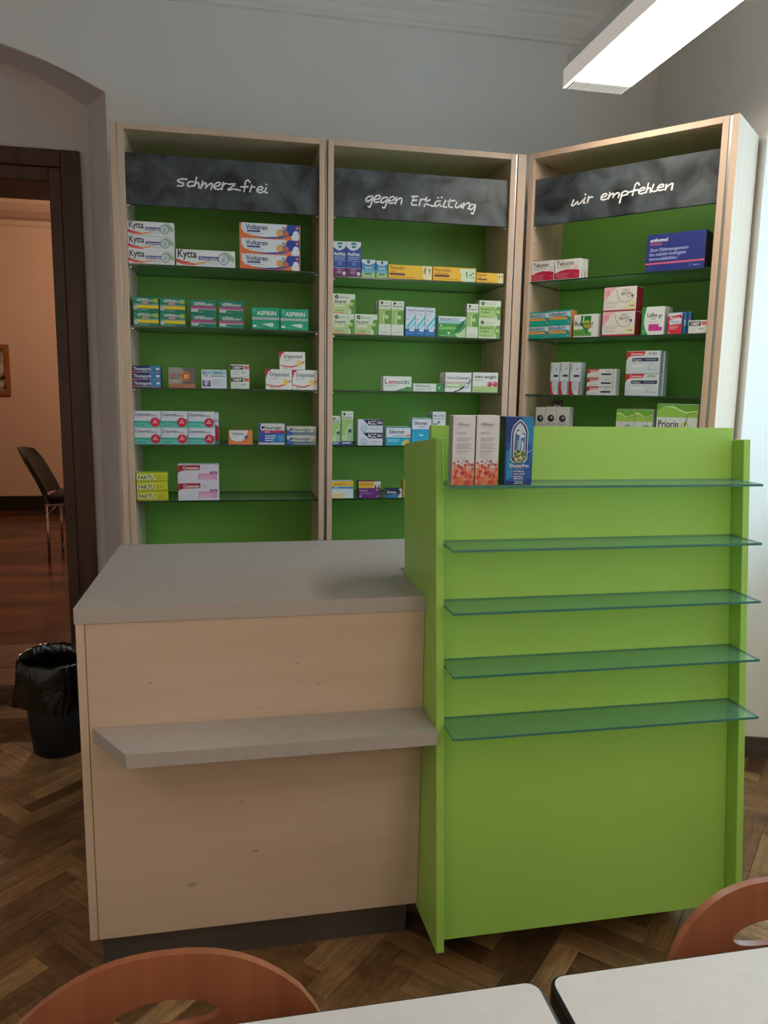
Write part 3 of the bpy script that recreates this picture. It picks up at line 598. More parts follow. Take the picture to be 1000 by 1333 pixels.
ART['extract'] = ('#d8e3ce', '#cfdcc4', [('r', 0, .02, .75, .5, '#b9cf92'), ('r', 0, .02, .5, .08, '#e2945a'), ('p', [(.99,.75),(.82,.72),(.76,.5),(.74,.3),(.82,.22),(.84,0),(.99,0)], '#4d9a3c'), ('e', .84, .5, .1, '#b9c860'), ('e', .17, .84, .1, '#233a3c'), ('e', .17, .84, .04, '#9db4ac'), ('t', 'Bionorica', .3, .79, .1, '#8fa08a', .45), ('t', 'Sinupret', .06, .54, .16, '#3f5a2c', .55), ('t', 'extract', .08, .36, .13, '#f0f4e6', .45)] + lines(.08, .5, (.16,), '#5f7a4a', .03))
ART['drops'] = ('#d9e2d2', '#c9d6bf', [('r', 0, .32, 1, .76, '#9cc070'), ('p', [(.99,.72),(.5,.70),(.38,.55),(.42,.38),(.5,.33),(.99,.33)], '#5f9a3e'), ('p', [(.5,.70),(.42,.64),(.36,.52),(.40,.38),(.48,.33),(.46,.4),(.42,.52),(.47,.62)], '#dfead2'), ('e', .62, .53, .06, '#c3d890'), ('e', .25, .93, .04, '#233a3c'), ('t', 'Sinupret', .1, .82, .06, '#5d7a48', .8), ('r', .42, .92, .92, .94, '#a9b5a3')] + lines(.1, .85, (.1, .06), '#aab6a4', .012))
ART['spray'] = ('#d5dfe8', '#1f6fb4', [('r', 0, 0, 1, .25, '#1a6ab4'), ('p', [(.1,.35),(.5,.5),(.99,.72),(.99,.4),(.6,.28),(.2,.25)], '#63bfd6'), ('p', [(.3,.3),(.99,.6),(.99,.5),(.5,.27)], '#bfe4ec'), ('t', 'Olynth', .12, .85, .08, '#5a6a86', .76), ('r', .4, .17, .88, .24, '#e4ebf0'), ('r', .16, .56, .28, .6, '#3a6aa0')] + lines(.12, .75, (.78, .73), '#a9b6c6', .015) + lines(.1, .9, (.12, .08), '#5f9ad0', .015))
ART['sino'] = ('#3f9a4a', '#dfe8e2', [('r', 0, .68, 1, 1, '#d7e3e2'), ('r', 0, .66, 1, .8, '#9cc8cc'), ('t', 'SINOLPAN', .05, .8, .13, '#22307a', .42), ('t', 'FORTE', .5, .8, .13, '#3f96a4', .26), ('p', [(0,.45),(.4,.52),(.65,.48),(.6,.38),(0,.36)], '#7fc060'), ('p', [(.55,.2),(.7,.3),(.9,.55),(.99,.9),(.85,.75),(.68,.55),(.62,.5),(.72,.45)], '#17703a'), ('p', [(.6,.16),(.8,.24),(.99,.5),(.99,0),(.7,0)], '#bcd8a8'), ('e', .1, .55, .05, '#a9d8a0'), ('e', .38, .2, .06, '#e0e8c0')] + lines(.05, .6, (.08,), '#8cc28c', .03))
ART['drag'] = ('#d9e3cd', '#b9cca4', [('r', 0, .08, .78, .7, '#a9cc78'), ('p', [(.99,.7),(.82,.68),(.75,.5),(.76,.3),(.82,.2),(.84,0),(.99,0)], '#6fa04c'), ('e', .87, .42, .1, '#b9d07a'), ('e', .17, .84, .1, '#1f3540'), ('e', .17, .84, .04, '#9db4ac'), ('t', 'Bionorica', .32, .79, .1, '#a3b09c', .45), ('t', 'Sinupret N', .06, .5, .14, '#4d6a38', .62), ('t', 'Dragees', .08, .34, .11, '#5f7a48', .4)] + lines(.08, .5, (.14,), '#6f8a58', .03))
ART['lemo'] = ('#e4e9e4', '#c7cfca', [('p', [(.4,0),(.6,.14),(.99,.3),(.99,0)], '#4f9a52'), ('p', [(.66,.12),(.9,.35),(.92,.3),(.75,.1)], '#2f7f44'), ('t', 'L', .06, .5, .36, '#c0224e'), ('t', 'em', .2, .5, .3, '#c0224e', .26), ('t', 'ocin', .47, .5, .3, '#4d7a5c', .44)] + lines(.08, .5, (.4, .33), '#b7c2ba', .03))
ART['gelo'] = ('#e0e6e2', '#c9d2cc', [('r', .78, .02, 1, .98, '#1f8f4a'), ('t', 'V', .84, .3, .4, '#d9e8a0'), ('t', 'GeloRevoice', .06, .6, .24, '#6f827a', .5), ('t', '24', .5, .2, .3, '#b4c2ba')] + lines(.06, .45, (.35, .22), '#b4bfb8', .05))
ART['doben'] = ('#e3e7e6', '#d5dbd8', [('r', 0, .2, .7, .5, '#b9cfa4'), ('r', 0, .46, 1, .52, '#d8a9c4'), ('p', [(.4,0),(.62,.12),(.8,.3),(.76,.38),(.55,.15),(.3,0)], '#22282a'), ('e', .82, .34, .14, '#a9b2b4'), ('e', .82, .34, .08, '#dfe4e4'), ('p', [(.86,.45),(.99,.7),(.99,.62),(.9,.42)], '#30373a'), ('t', 'Dolo-Dobendan', .08, .66, .15, '#6d7c88', .86)] + lines(.06, .55, (.36, .12), '#eef2ee', .05))
ART['angin'] = ('#e2e6e0', '#cfd6c8', [('r', 0, 0, 1, .3, '#b4cf8a'), ('p', [(0,.3),(.5,.34),(1,.5),(1,.3)], '#cbdcb0'), ('e', .68, .42, .13, '#d3254e'), ('e', .89, .42, .13, '#d3254e'), ('e', .66, .46, .04, '#f08aa2'), ('e', .87, .46, .04, '#f08aa2'), ('t', 'neo-angin', .08, .72, .16, K, .84)] + lines(.08, .4, (.62, .1), '#9fb07c', .03))
ART['bronc'] = ('#d9e4d6', '#c6d6c0', [('r', 0, .13, .99, .78, '#a4c878'), ('r', 0, .13, .99, .3, '#bfd8a6'), ('p', [(.38,.14),(.42,.4),(.5,.5),(.75,.56),(.82,.7),(.99,.7),(.99,.14),(.7,.14),(.62,.34),(.55,.14)], '#9dc49a'), ('p', [(.36,.14),(.4,.4),(.48,.5),(.74,.57),(.8,.66),(.84,.64),(.76,.54),(.5,.47),(.44,.38),(.42,.14)], '#e6f0e2'), ('e', .72, .43, .055, '#33504a'), ('r', 0, 0, 1, .13, '#22407c'), ('e', .24, .92, .04, '#33443f'), ('t', 'Bronchipret', .1, .8, .06, '#4f6f4a', .8), ('r', .42, .9, .92, .92, '#a9b8a6')] + lines(.1, .85, (.085, .06), '#c3d0e6', .02))
ART['acc'] = ('#d9dde8', '#b9c4c8', [('p', [(.2,1),(.42,.55),(1,.55),(1,1)], '#22275c'), ('t', 'ACC', .38, .62, .3, W, .36), ('r', .77, .66, .97, .9, '#a06a9c'), ('t', 'akut', .8, .7, .14, W), ('e', .24, .32, .26, '#86b2cc'), ('e', .24, .34, .22, '#bcd6e4')] + lines(.5, .95, (.34, .22), '#b7bccb', .05))
ART['silo'] = ('#dfe2ee', '#b4c4d0', [('r', 0, 0, 1, .44, '#22a9c8'), ('r', 0, .93, 1, 1, '#3aa5a0'), ('t', 'Silomat', .12, .64, .2, '#28305a', .62), ('r', .8, .5, 1, .57, '#d04a66'), ('e', .82, .16, .16, '#e6c254'), ('e', .72, .1, .1, '#e0d48a'), ('e', .92, .08, .12, '#d9c45a')] + lines(.28, .76, (.52,), '#8a92b4', .04) + lines(.05, .55, (.3, .22), '#9adbe8', .04))
ART['silot'] = ('#dfe2ee', '#8fc0d4', [('r', 0, 0, 1, .6, '#22a9d2'), ('r', 0, .96, 1, 1, '#3aa5a0'), ('t', 'Silomat', .1, .76, .13, '#28305a', .68), ('r', .38, .36, .6, .40, '#dff0f6')] + lines(.3, .7, (.7, .66), '#9aa2c4', .02))
ART['bird'] = ('#d9e2e6', '#bfcdd4', [('t', 'Mucosolvan', .08, .86, .06, '#4a5a72', .84), ('r', .08, .62, .4, .66, '#6b7c88'), ('p', [(.4,.68),(.48,.76),(.54,.7),(.5,.64)], '#223038'), ('r', 0, .4, 1, .58, '#33505c'), ('e', .5, .42, .12, '#e3e9ea')] + lines(.08, .9, (.8,), '#8fa0ae', .02))
ART['vig'] = ('#d9e3ee', '#cfd8e2', [('r', 0, .7, 1, 1, '#e8bd3e'), ('r', 0, .56, 1, .68, '#2f92c0'), ('r', 0, 0, .6, .3, '#e3d596'), ('p', [(0,.3),(.4,.34),(.6,.2),(.6,0),(0,0)], '#e6d9a0'), ('t', 'VIGANTOL', .08, .76, .13, '#a07a22', .56), ('t', '1000', .1, .58, .08, W)] + lines(.1, .34, (.45, .14), '#b4bcc6', .03))
ART['vit'] = ('#6a2a80', '#3a2248', [('r', 0, .6, 1, 1, '#e8b93a'), ('p', [(.62,.6),(.72,1),(1,1),(1,.62)], '#d8d2c0'), ('p', [(.7,.78),(.76,.76),(.84,.55),(.92,.76),(.97,.78),(.86,.4),(.8,.4)], '#4a1f62'), ('p', [(.78,.5),(.84,.58),(.9,.5),(.84,.4)], '#e08a80'), ('t', 'VIGANTOLVIT', .06, .76, .12, '#8a6a1a', .58), ('t', 'Vitamin D3', .06, .4, .1, '#d9c6e4', .34), ('e', .1, .12, .05, '#e8d8c0')] + lines(.06, .66, (.3, .24), '#a47ab8', .03) + [('r', .8, .08, .93, .13, '#cf9ab8')])
ART['cold'] = ('#1d2b4e', '#c9d3d8', [('r', 0, 0, .8, .35, '#2a7fb0'), ('p', [(.8,1),(.9,.6),(.72,.1),(.85,0),(1,0),(1,1)], '#d9dee0'), ('p', [(.84,.9),(.9,.6),(.74,.1),(.8,.12),(.94,.6)], '#c8467a'), ('t', 'Zovirax', .08, .5, .26, W, .6), ('t', 'Duo', .44, .32, .14, '#9fb4d8')])
ART['plainy'] = ('#dcb54a', '#cfa63c', [('r', .05, .7, .95, .9, '#e7d49a')])
ART['tebo'] = ('#e8e6e2', '#dcdcd8', [('p', [(0,.33),(.25,.45),(.5,.5),(.8,.47),(.99,.42),(.99,.03),(0,.03)], '#bf2048'), ('t', 'Tebonin', .07, .7, .22, '#3d4247', .68), ('t', 'konzent 240 mg', .1, .58, .09, '#a7a4a2', .52), ('e', .85, .56, .11, '#dba0ac'), ('e', .85, .56, .085, '#efd5d8')] + lines(.08, .6, (.3, .23, .16, .1), '#de7e94', .025) + [('r', .82, .2, .9, .23, '#de9aac')])
ART['ortho'] = ('#28347e', '#101c24', [('r', 0, .2, 1, .245, '#d4627c'), ('t', 'orthomol', .06, .8, .10, W, .30), ('t', 'immun', .06, .71, .08, '#d05c6e', .2), ('t', 'Zum Diätmanagement', .06, .55, .085, '#a9b4e0', .66), ('t', 'bei nutritiv bedingten', .06, .43, .085, '#a9b4e0', .62), ('t', 'Immundefizitien.¹', .06, .31, .085, '#a9b4e0', .5), ('e', .08, .1, .05, '#5a6ab0'), ('e', .08, .1, .042, '#28347e'), ('r', .74, .08, .78, .16, '#4a5aa0'), ('r', .81, .09, .92, .12, '#7a88c4')])
ART['imod'] = ('#12a294', '#d98f5e', [('r', 0, .06, 1, .5, '#12a294'), ('p', [(0,.5),(.75,.5),(.85,.56),(.85,.3),(.75,.34),(0,.34)], '#efa23e'), ('p', [(0,.62),(.6,.62),(.8,.85),(.99,.9),(.99,.5),(.8,.6),(0,.52)], '#cfe0e4'), ('p', [(0,.7),(.7,.68),(.97,.5),(.97,.88),(0,.88)], '#d3e2e4'), ('p', [(.7,.62),(.88,.56),(.97,.3),(.97,.1),(.88,.14),(.84,.4)], '#1f8f9c'), ('t', 'Imodium', .05, .66, .24, '#1f4f9c', .74), ('t', 'akut lingual', .06, .52, .1, '#c23a3a', .48), ('e', .9, .14, .05, '#c3e2de')])
ART['busco'] = ('#e6eae4', '#dfe4e0', [('p', [(.3,.95),(.72,.93),(.72,.75),(.68,.5),(.3,.5)], '#1f7d34'), ('p', [(.4,.95),(.44,.95),(.42,.6),(.36,.6)], '#cfe4c4'), ('p', [(0,.34),(.4,.36),(.75,.2),(.75,.05),(0,.05)], '#6aa84c'), ('p', [(.35,.5),(.75,.5),(.6,.3),(.66,.15),(.52,.15),(.45,.3)], '#2f8a3c'), ('e', .55, .58, .16, '#c3cc3a'), ('t', 'Buscopan', .05, .52, .2, '#22321f', .76), ('t', 'plus', .6, .4, .1, '#cf5a6a')] + lines(.05, .4, (.2,), '#3f7a34', .03))
ART['biotic'] = ('#e7e3dc', '#8f1830', [('p', [(0,1),(.42,1),(.2,.8),(.12,.55),(0,.4)], '#f0bcc4'), ('p', [(.5,.1),(.99,.5),(.99,.08)], '#e0deb4'), ('p', arc(.68, .82, .46, PI*.95, PI*1.8, 14, .62) + arc(.68, .82, .44, PI*1.8, PI*.95, 14, .62), '#7f5560'), ('e', .12, .76, .1, '#d8405f'), ('e', .12, .76, .075, '#f0c4cc'), ('e', .12, .76, .03, '#d8405f'), ('t', 'OMNi', .56, .82, .09, '#a9a4a0', .22), ('t', 'BiOTiC', .54, .66, .12, '#5a6266', .32), ('t', '10', .72, .54, .09, '#8a8a84'), ('e', .88, .62, .06, '#6f6a7c'), ('r', 0, 0, 1, .07, '#a81c38'), ('r', .82, .2, .95, .24, '#a8503c')] + lines(.06, .5, (.4, .33, .2), '#b9b4ae', .02))
ART['lefax'] = ('#e3e8e4', '#d5dcd8', [('p', [(0,1),(.2,1),(.12,.7),(.1,.4),(.2,.15),(.32,0),(0,0)], '#2f9a4a'), ('t', 'Lefax', .24, .64, .15, '#3a4442', .46), ('t', 'gr', .74, .62, .13, '#3a4442', .18), ('t', 'extra', .38, .55, .07, '#7a8a84'), ('p', [(.32,.18),(.32,.38),(.78,.38),(.78,.28),(.93,.28),(.93,.14),(.32,.14)], '#c73a98'), ('e', .1, .12, .05, '#5fc07c')] + lines(.28, .7, (.46,), '#b4bcb8', .02))
ART['rennie'] = ('#d03346', '#3a78b4', [('r', 0, .85, 1, 1, '#cfd8dc'), ('p', [(.1,.8),(.95,.92),(.95,.72),(.1,.62)], '#c21f3a'), ('p', [(.1,.6),(.15,.66),(.97,.74),(.97,.48),(.15,.44)], '#dce4ec'), ('t', 'Rennie', .18, .7, .13, W, .7), ('t', 'FRESH', .18, .5, .13, '#7a9cc8', .72), ('e', .12, .07, .04, '#e8a0a8')] + lines(.14, .8, (.36, .3, .24), '#e6a4ac', .03))
ART['renblue'] = ('#3a86c0', '#3a78b4', [('e', .6, .7, .18, '#cf3a4a'), ('p', [(0,.55),(.99,.66),(.99,.4),(0,.36)], '#c3d8e8'), ('r', 0, 0, .8, .36, '#c83a4a')])
ART['tubeE'] = ('#d3dce2', '#a9bac4', [('p', [(0,.42),(.22,.42),(.24,.2),(.36,.06),(.5,0),(0,0)], '#b8243a'), ('p', [(.9,.42),(1,.4),(1,0),(.9,.04)], '#a8243a'), ('r', .38, .55, .9, .62, '#2a3350'), ('r', .3, .12, .8, .45, '#bccbd6'), ('p', [(.55,.78),(.75,.86),(.8,.8),(.6,.76)], '#8fa0a8'), ('r', .1, .72, .16, .95, '#5a6468')] + lines(.45, .8, (.38, .32), '#d9e2e8', .012))
ART['creamE'] = ('#d7dadb', '#c3c8c4', [('p', [(0,1),(.42,1),(.4,.68),(.14,.64),(.04,.5),(0,.3)], '#c22a38'), ('t', 'Canesten', .1, .72, .2, W, .3), ('t', 'EXTRA', .62, .7, .14, '#7f8c94', .2), ('r', .5, .3, .84, .5, '#2a3350'), ('r', .86, .0, .98, 1, '#c9cfca')] + lines(.08, .4, (.2,), '#b4bcc0', .06))
ART['nailE'] = ('#c9d6dd', '#8fa9b0', [('r', 0, .6, 1, 1, '#d3dde2'), ('p', [(0,.98),(.56,.98),(.52,.8),(.12,.78),(.04,.7),(0,.55)], '#c4222f'), ('t', 'Canesten', .13, .83, .1, W, .37), ('t', 'EXTRA', .66, .83, .1, '#4a565e', .24), ('r', .18, .54, .95, .69, '#1f2a4a'), ('t', 'Nagelset', .22, .58, .07, W, .24), ('r', .56, .6, .9, .63, '#9fb0cc'), ('r', .18, .28, .52, .38, '#dfe8ec'), ('p', [(.68,.2),(.72,.35),(.8,.48),(.78,.48),(.7,.36),(.64,.2),(.68,.14),(.95,.14),(.95,.18)], '#aab9c0')] + lines(.5, .6, (.16,), '#b4c2ca', .02) + [('e', .06, .15, .035, '#a9bac4')])
ART['bio'] = ('#cfcfca', '#bfbfba', [('e', .5, .72, .09, K), ('e', .56, .74, .03, '#b9a9a4'), ('t', 'BIO-H-TIN', .12, .55, .07, '#8f9290', .78)] + lines(.12, .8, (.4, .34), '#a9aca8', .015))
ART['priok'] = ('#d5dcd9', '#c3ccc8', [('r', 0, .72, 1, 1, '#6fb03a'), ('p', [(0,.9),(.3,.9),(.6,.78),(1,.84),(1,.72),(0,.72)], '#9ccc52'), ('p', [(0,.89),(.25,.89),(.55,.8),(1,.87),(1,.89),(.55,.82),(.25,.92),(0,.92)], '#cfe6a4'), ('e', .66, .56, .085, '#2f93a0'), ('e', .66, .56, .062, '#cfdcdc'), ('e', .66, .56, .04, '#2f93a0'), ('p', [(.64,.55),(.68,.56),(.7,.72),(.78,.86),(.72,.74)], '#3f5a2c')])
ART['prior'] = ('#dfe4e4', '#cdd4d2', [('r', 0, .74, 1, 1, '#6cae3a'), ('p', [(0,.86),(.2,.96),(.5,.92),(.8,.8),(1,.86),(1,.74),(0,.74)], '#9acb54'), ('p', [(.1,.95),(.4,.93),(.7,.82),(1,.86),(1,.88),(.7,.85),(.4,.96)], '#d3e8ac'), ('t', 'Priorin', .05, .54, .14, '#30343a', .5), ('p', [(0,.5),(.5,.5),(.42,.46),(0,.46)], '#cf3a4e'), ('e', .7, .57, .075, '#d3c34a'), ('e', .7, .57, .05, '#dfe4e4'), ('p', [(.68,.56),(.72,.57),(.73,.7),(.78,.84),(.75,.7)], '#4d6a2c')] + lines(.05, .7, (.4, .36, .32), '#b9c0c0', .012))
random.seed(11)
dots = []
for i in range(70):
    y = random.random()**1.3*.30; dots.append(('e', random.uniform(.06, .94), .02+y*.9, random.uniform(.012, .034), random.choice(['#e0523c', '#e8734e', '#c8324a', '#ef8a64', '#d8402f', '#f0a080'])))
for i in range(9): dots.append(('e', random.uniform(.06, .94), random.uniform(.29, .36), random.uniform(.008, .02), random.choice(['#c8324a', '#d0506a', '#b83a58'])))
ART['alfa'] = ('#e6e6e9', '#a6a4a0', [('r', 0, .0, 1, .25, '#f0b49c')] + dots + [('t', 'Alfason', .16, .855, .045, '#9b9da2', .56), ('r', .16, .832, .70, .835, '#9b9da2'), ('t', 'REPAIR', .16, .735, .03, '#b0b2b6', .4), ('e', .25, .425, .028, '#bcbec0'), ('e', .25, .425, .024, '#e6e6e9'), ('e', .46, .425, .028, '#bcbec0'), ('e', .46, .425, .024, '#e6e6e9')] + lines(.16, .84, (.68, .66, .64, .595, .575, .555, .535, .495, .475), '#b4b6ba', .008))
random.seed(5)
herbs = [('e', random.uniform(.34, .74), random.uniform(.34, .5), random.uniform(.012, .026), random.choice(['#4d8f3a', '#6fae4c', '#2f6a34', '#d9c98a', '#c84a34', '#e3e0c0', '#8fbf5a'])) for i in range(46)]
ART['kloster'] = ('#163a86', '#0f2238', [('p', [(.55,1),(1,1),(1,.35),(.78,.5)], '#1c86bc'), ('p', [(.05,.5),(.08,.62),(.2,.64),(.8,.64),(.95,.58),(.96,.1),(.05,.05)], '#1a5cab'), ('p', [(.06,.48),(.2,.55),(.3,.3),(.25,.1),(.08,.08)], '#2590c8'),
    ('p', [(.2,.38)] + [(.2,.78), (.27,.87), (.38,.92), (.5,.965), (.62,.92), (.73,.87), (.8,.78)] + [(.8,.38), (.7,.33), (.3,.33)], '#dce8f0'),
    ('p', [(.225,.39), (.225,.775), (.29,.86), (.4,.91), (.5,.945), (.6,.91), (.71,.86), (.775,.775), (.775,.39), (.69,.345), (.31,.345)], '#17327c'),
    ('p', [(.28,.40), (.28,.77), (.34,.84), (.42,.885), (.5,.915), (.58,.885), (.66,.84), (.72,.77), (.72,.40)], '#cfd8e2'),
    ('p', [(.32,.45), (.34,.74), (.40,.815), (.48,.815), (.5,.76), (.48,.62), (.46,.45)], '#3a6ca4'), ('e', .45, .765, .028, '#e3e4e4'), ('p', [(.52,.45), (.55,.70), (.6,.77), (.68,.76), (.69,.6), (.7,.45)], '#3f78aa'), ('e', .61, .72, .026, '#e3e4e4'), ('p', [(.4,.42), (.42,.66), (.5,.64), (.5,.42)], '#8fb4d4'), ('p', [(.56,.42), (.58,.66), (.65,.62), (.64,.42)], '#dfe6ea')] + herbs +
    [('p', [(.78,.47), (.99,.53), (.99,.535), (.78,.48)], '#dce8f0'), ('t', 'Klosterfrau', .17, .265, .05, W, .68), ('t', 'Melissengeist', .34, .243, .016, '#b9cfe8', .32), ('t', 'Bei Erkältung', .33, .195, .025, W, .36), ('t', 'innerer Unruhe', .33, .155, .025, W, .4), ('t', 'Magen-Darm-', .33, .115, .025, W, .34), ('t', 'Beschwerden', .33, .085, .025, W, .34), ('r', .2, .066, .82, .069, '#8fb0d8'), ('r', .36, .045, .66, .055, '#cfdcec'), ('r', .34, .02, .68, .03, '#cfdcec')] +
    [('p', [(.24,y+.012), (.26,y), (.3,y+.02), (.26,y+.008)], W) for y in (.195, .155, .115)])

# --- glyph meshes: all strings at once
texts = {}
for base, side, els in ART.values():
    for e in els:
        if e[0] == 't': texts[e[1]] = None
for tx in ('Jetzt neu!',): texts[tx] = None
tmp = []
for tx in texts:
    cu = bpy.data.curves.new('t', 'FONT'); cu.body = tx; cu.size = 1; cu.resolution_u = 2; cu.offset = .018
    o = bpy.data.objects.new('t', cu); COL.objects.link(o); tmp.append((tx, o))
dg = bpy.context.evaluated_depsgraph_get()
for tx, o in tmp:
    me = o.evaluated_get(dg).to_mesh()
    V = [(v.co.x, v.co.y) for v in me.vertices]; P = [tuple(p.vertices) for p in me.polygons]
    # orient every face towards the viewer
    P2 = []
    for p in P:
        a = sum(V[p[i]][0]*V[p[(i+1) % len(p)]][1] - V[p[(i+1) % len(p)]][0]*V[p[i]][1] for i in range(len(p)))
        P2.append(p if a > 0 else p[::-1])
    xs = [v[0] for v in V]; ys = [v[1] for v in V if True]
    texts[tx] = (V, P2, min(xs), max(xs), max(ys))
    o.evaluated_get(dg).to_mesh_clear()
for tx, o in tmp:
    cu = o.data; bpy.data.objects.remove(o); bpy.data.curves.remove(cu)

def ink(c): return mat('print_' + c.lstrip('#'), c, .45)
def paper(c): return mat('carton_' + c.lstrip('#'), c, .42)
def art_mesh(name, els, wd, hh):
    verts = []; faces = []; mi = []; mats = []
    def midx(c):
        mm = ink(c)
        if mm not in mats: mats.append(mm)
        return mats.index(mm)
    lay = [0]
    def poly(P, c):
        y = -.00012 - lay[0]*.00005; n0 = len(verts)
        a = sum(P[i][0]*P[(i+1) % len(P)][1] - P[(i+1) % len(P)][0]*P[i][1] for i in range(len(P)))
        if a < 0: P = P[::-1]
        for x, z in P: verts.append(((min(max(x, 0.003), .997)-.5)*wd, y, min(max(z, .004), .996)*hh))
        faces.append(tuple(range(n0, n0+len(P)))); mi.append(midx(c)); lay[0] += 1
    for e in els:
        if e[0] == 'r': poly([(e[1], e[2]), (e[3], e[2]), (e[3], e[4]), (e[1], e[4])], e[5])
        elif e[0] == 'p': poly(list(e[1]), e[2])
        elif e[0] == 'e': poly([(e[1] + e[3]*hh/wd*math.cos(2*PI*i/14), e[2] + e[3]*math.sin(2*PI*i/14)) for i in range(14)], e[4])
        elif e[0] == 't':
            V, P, x0, x1, yt = texts[e[1]]; s = e[4]*hh/.72; sx = s
            if len(e) > 6: sx = e[6]*wd/(x1-x0)
            y = -.00012 - lay[0]*.00005; n0 = len(verts)
            for vx, vy in V: verts.append(((e[2]-.5)*wd + (vx-x0)*sx, y, e[3]*hh + vy*s))
            m_ = midx(e[5])
            for p in P: faces.append(tuple(n0+i for i in p)); mi.append(m_)
            lay[0] += 1
    me = bpy.data.meshes.new(name); me.from_pydata(verts, [], faces)
    for mm in mats: me.materials.append(mm)
    me.polygons.foreach_set('material_index', mi); me.update()
    return me
def carton_meshes(kind, wd, hh, dd):
    base, side, els = ART[kind]
    b = MB().box(-wd/2, wd/2, 0, dd, 0, hh, min(.0008, hh*.03))
    bmesh.ops.recalc_face_normals(b.bm, faces=b.bm.faces[:])
    me = bpy.data.meshes.new('carton'); b.bm.to_mesh(me); b.bm.free()
    me.materials.append(paper(base)); me.materials.append(paper(side))
    for p in me.polygons:
        if abs(p.normal.x) > .8: p.material_index = 1
    return me, art_mesh('printed_front', els, wd, hh)
def place(name, label, group, meshes, loc, rz):
    o = link(name, meshes[0]); o.location = loc; o.rotation_euler = (0, 0, rz)
    f = link('printed_front', meshes[1], o)
    tag(o, label, 'carton', group); return o

UNM = {1: 'left unit', 2: 'middle unit', 3: 'right unit'}
ROWN = ['top shelf', 'second shelf', 'third shelf', 'fourth shelf', 'lowest shelf']
POS = {1: [''], 2: ['lower', 'upper'], 3: ['bottom', 'middle', 'top']}
edge = {}
def put(k, row, kind, x0, x1, vt, n, dd, name, desc, inset=.016, where='', behind=False, dx=0, yaw=0):
    O, T, N, a, wd = unit_frame(k)
    z0 = SH[k][row]
    s0, zt = onunit(k, x0, vt, inset); s1, _ = onunit(k, x1, vt, inset)
    # the stack narrows in the picture with depth only, so the true width is read at the top edge
    if not behind:
        s0 = max(s0, edge.get((k, row), UT+.0008)+.0006); s1 = min(s1, wd-UT-.001); edge[(k, row)] = s1
    hh = (zt - z0)/n; ww = s1 - s0
    ms = carton_meshes(kind, ww-.0004, hh-.0003, dd)
    for i in range(n):
        j = random.uniform(-.0015, .0015) if not behind else 0
        P = O + T*((s0+s1)/2) + N*(inset + j)
        lab = (POS[n][i] + ' ' if n > 1 else '') + desc + ', ' + (where or "%s's %s" % (UNM[k], ROWN[row]))
        place(name, lab, 'cartons on the %s of the %s' % (ROWN[row], UNM[k]), ms, (P[0], P[1], z0 + i*hh + .0001), a)
random.seed(3)
# ---- left unit
put(1, 0, 'salve', 163.5, 226, 286.8, 3, .045, 'ointment_box', 'ointment carton with red wave in the stack of three')
put(1, 0, 'salve', 228.9, 306, 323.6, 1, .045, 'ointment_box', 'single long ointment carton with red wave')
put(1, 0, 'gel', 311.6, 390.7, 289.1, 3, .05, 'gel_box', 'orange and blue gel carton in the stack of three')
put(1, 1, 'c_forte', 172.7, 206.2, 385.4, 2, .08, 'tablet_box', 'leftmost green carton with yellow band')
put(1, 1, 'c_forte', 207.5, 240.8, 387, 2, .08, 'tablet_box', 'second green carton with yellow band from the left')
put(1, 1, 'direct', 247.8, 281, 389.6, 2, .08, 'tablet_box', 'green carton with pink band, left stack')
put(1, 1, 'direct', 284.8, 316.6, 390.8, 2, .08, 'tablet_box', 'green carton with pink band, right stack')
put(1, 1, 'asp', 327.8, 363.8, 399.8, 1, .07, 'tablet_box', 'left one of two bright green cartons with grey band')
put(1, 1, 'asp', 365, 401.5, 401.7, 1, .07, 'tablet_box', 'right one of two bright green cartons with grey band')
put(1, 2, 'thoma', 171.5, 209, 475.6, 3, .06, 'tablet_box', 'flat navy tablet carton in the stack of three')
put(1, 2, 'nuro', 218.8, 253.8, 478, 1, .05, 'tablet_box', 'grey and copper tablet carton with round target')
put(1, 2, 'hexal', 262, 294.7, 481, 1, .06, 'tablet_box', 'white tablet carton with pale blue header')
put(1, 2, 'omep', 300, 324.4, 474.3, 2, .05, 'tablet_box', 'small white carton with black title block')
put(1, 2, 'gripp', 346, 380, 480.4, 1, .07, 'capsule_box', 'lower left white carton with red corner and swoosh')
put(1, 2, 'gripp', 380.5, 413.5, 481.3, 1, .07, 'capsule_box', 'lower right white carton with red corner and swoosh')
O, T, N, a, wd = unit_frame(1)
gs = [o for o in bpy.data.objects if o.get('label', '').startswith('lower left white carton')][0]
s0, zt = onunit(1, 364, 457.7, .016); s1, _ = onunit(1, 397.3, 457.7, .016)
gz = SH[1][2] + max(max(v.co.z for v in o.data.vertices) for o in bpy.data.objects if o.get('label', '').startswith('lower') and 'red corner' in o['label']) + .0004
P = O + T*((s0+s1)/2) + N*.016
place('capsule_box', 'topmost white carton with red corner, resting on two others, third shelf', 'cartons on the third shelf of the left unit', carton_meshes('gripp', s1-s0, zt-gz, .07), (P[0], P[1], gz), 0)
put(1, 3, 'dolor', 174, 208.8, 534.8, 2, .05, 'tablet_box', 'turquoise and white carton with red blob, left column')
put(1, 3, 'dolor', 209.2, 243.7, 535.1, 2, .05, 'tablet_box', 'turquoise and white carton with red blob, middle column')
put(1, 3, 'dolor', 244.3, 279.2, 535.6, 2, .05, 'tablet_box', 'turquoise and white carton with red blob, right column')
put(1, 3, 'dolor', 249.5, 284.5, 536.6, 1, .05, 'tablet_box', 'half-hidden turquoise carton peeking from behind the right column', inset=.075, behind=True)
put(1, 3, 'voltt', 297.3, 328.7, 560, 1, .05, 'tablet_box', 'small orange and white carton')
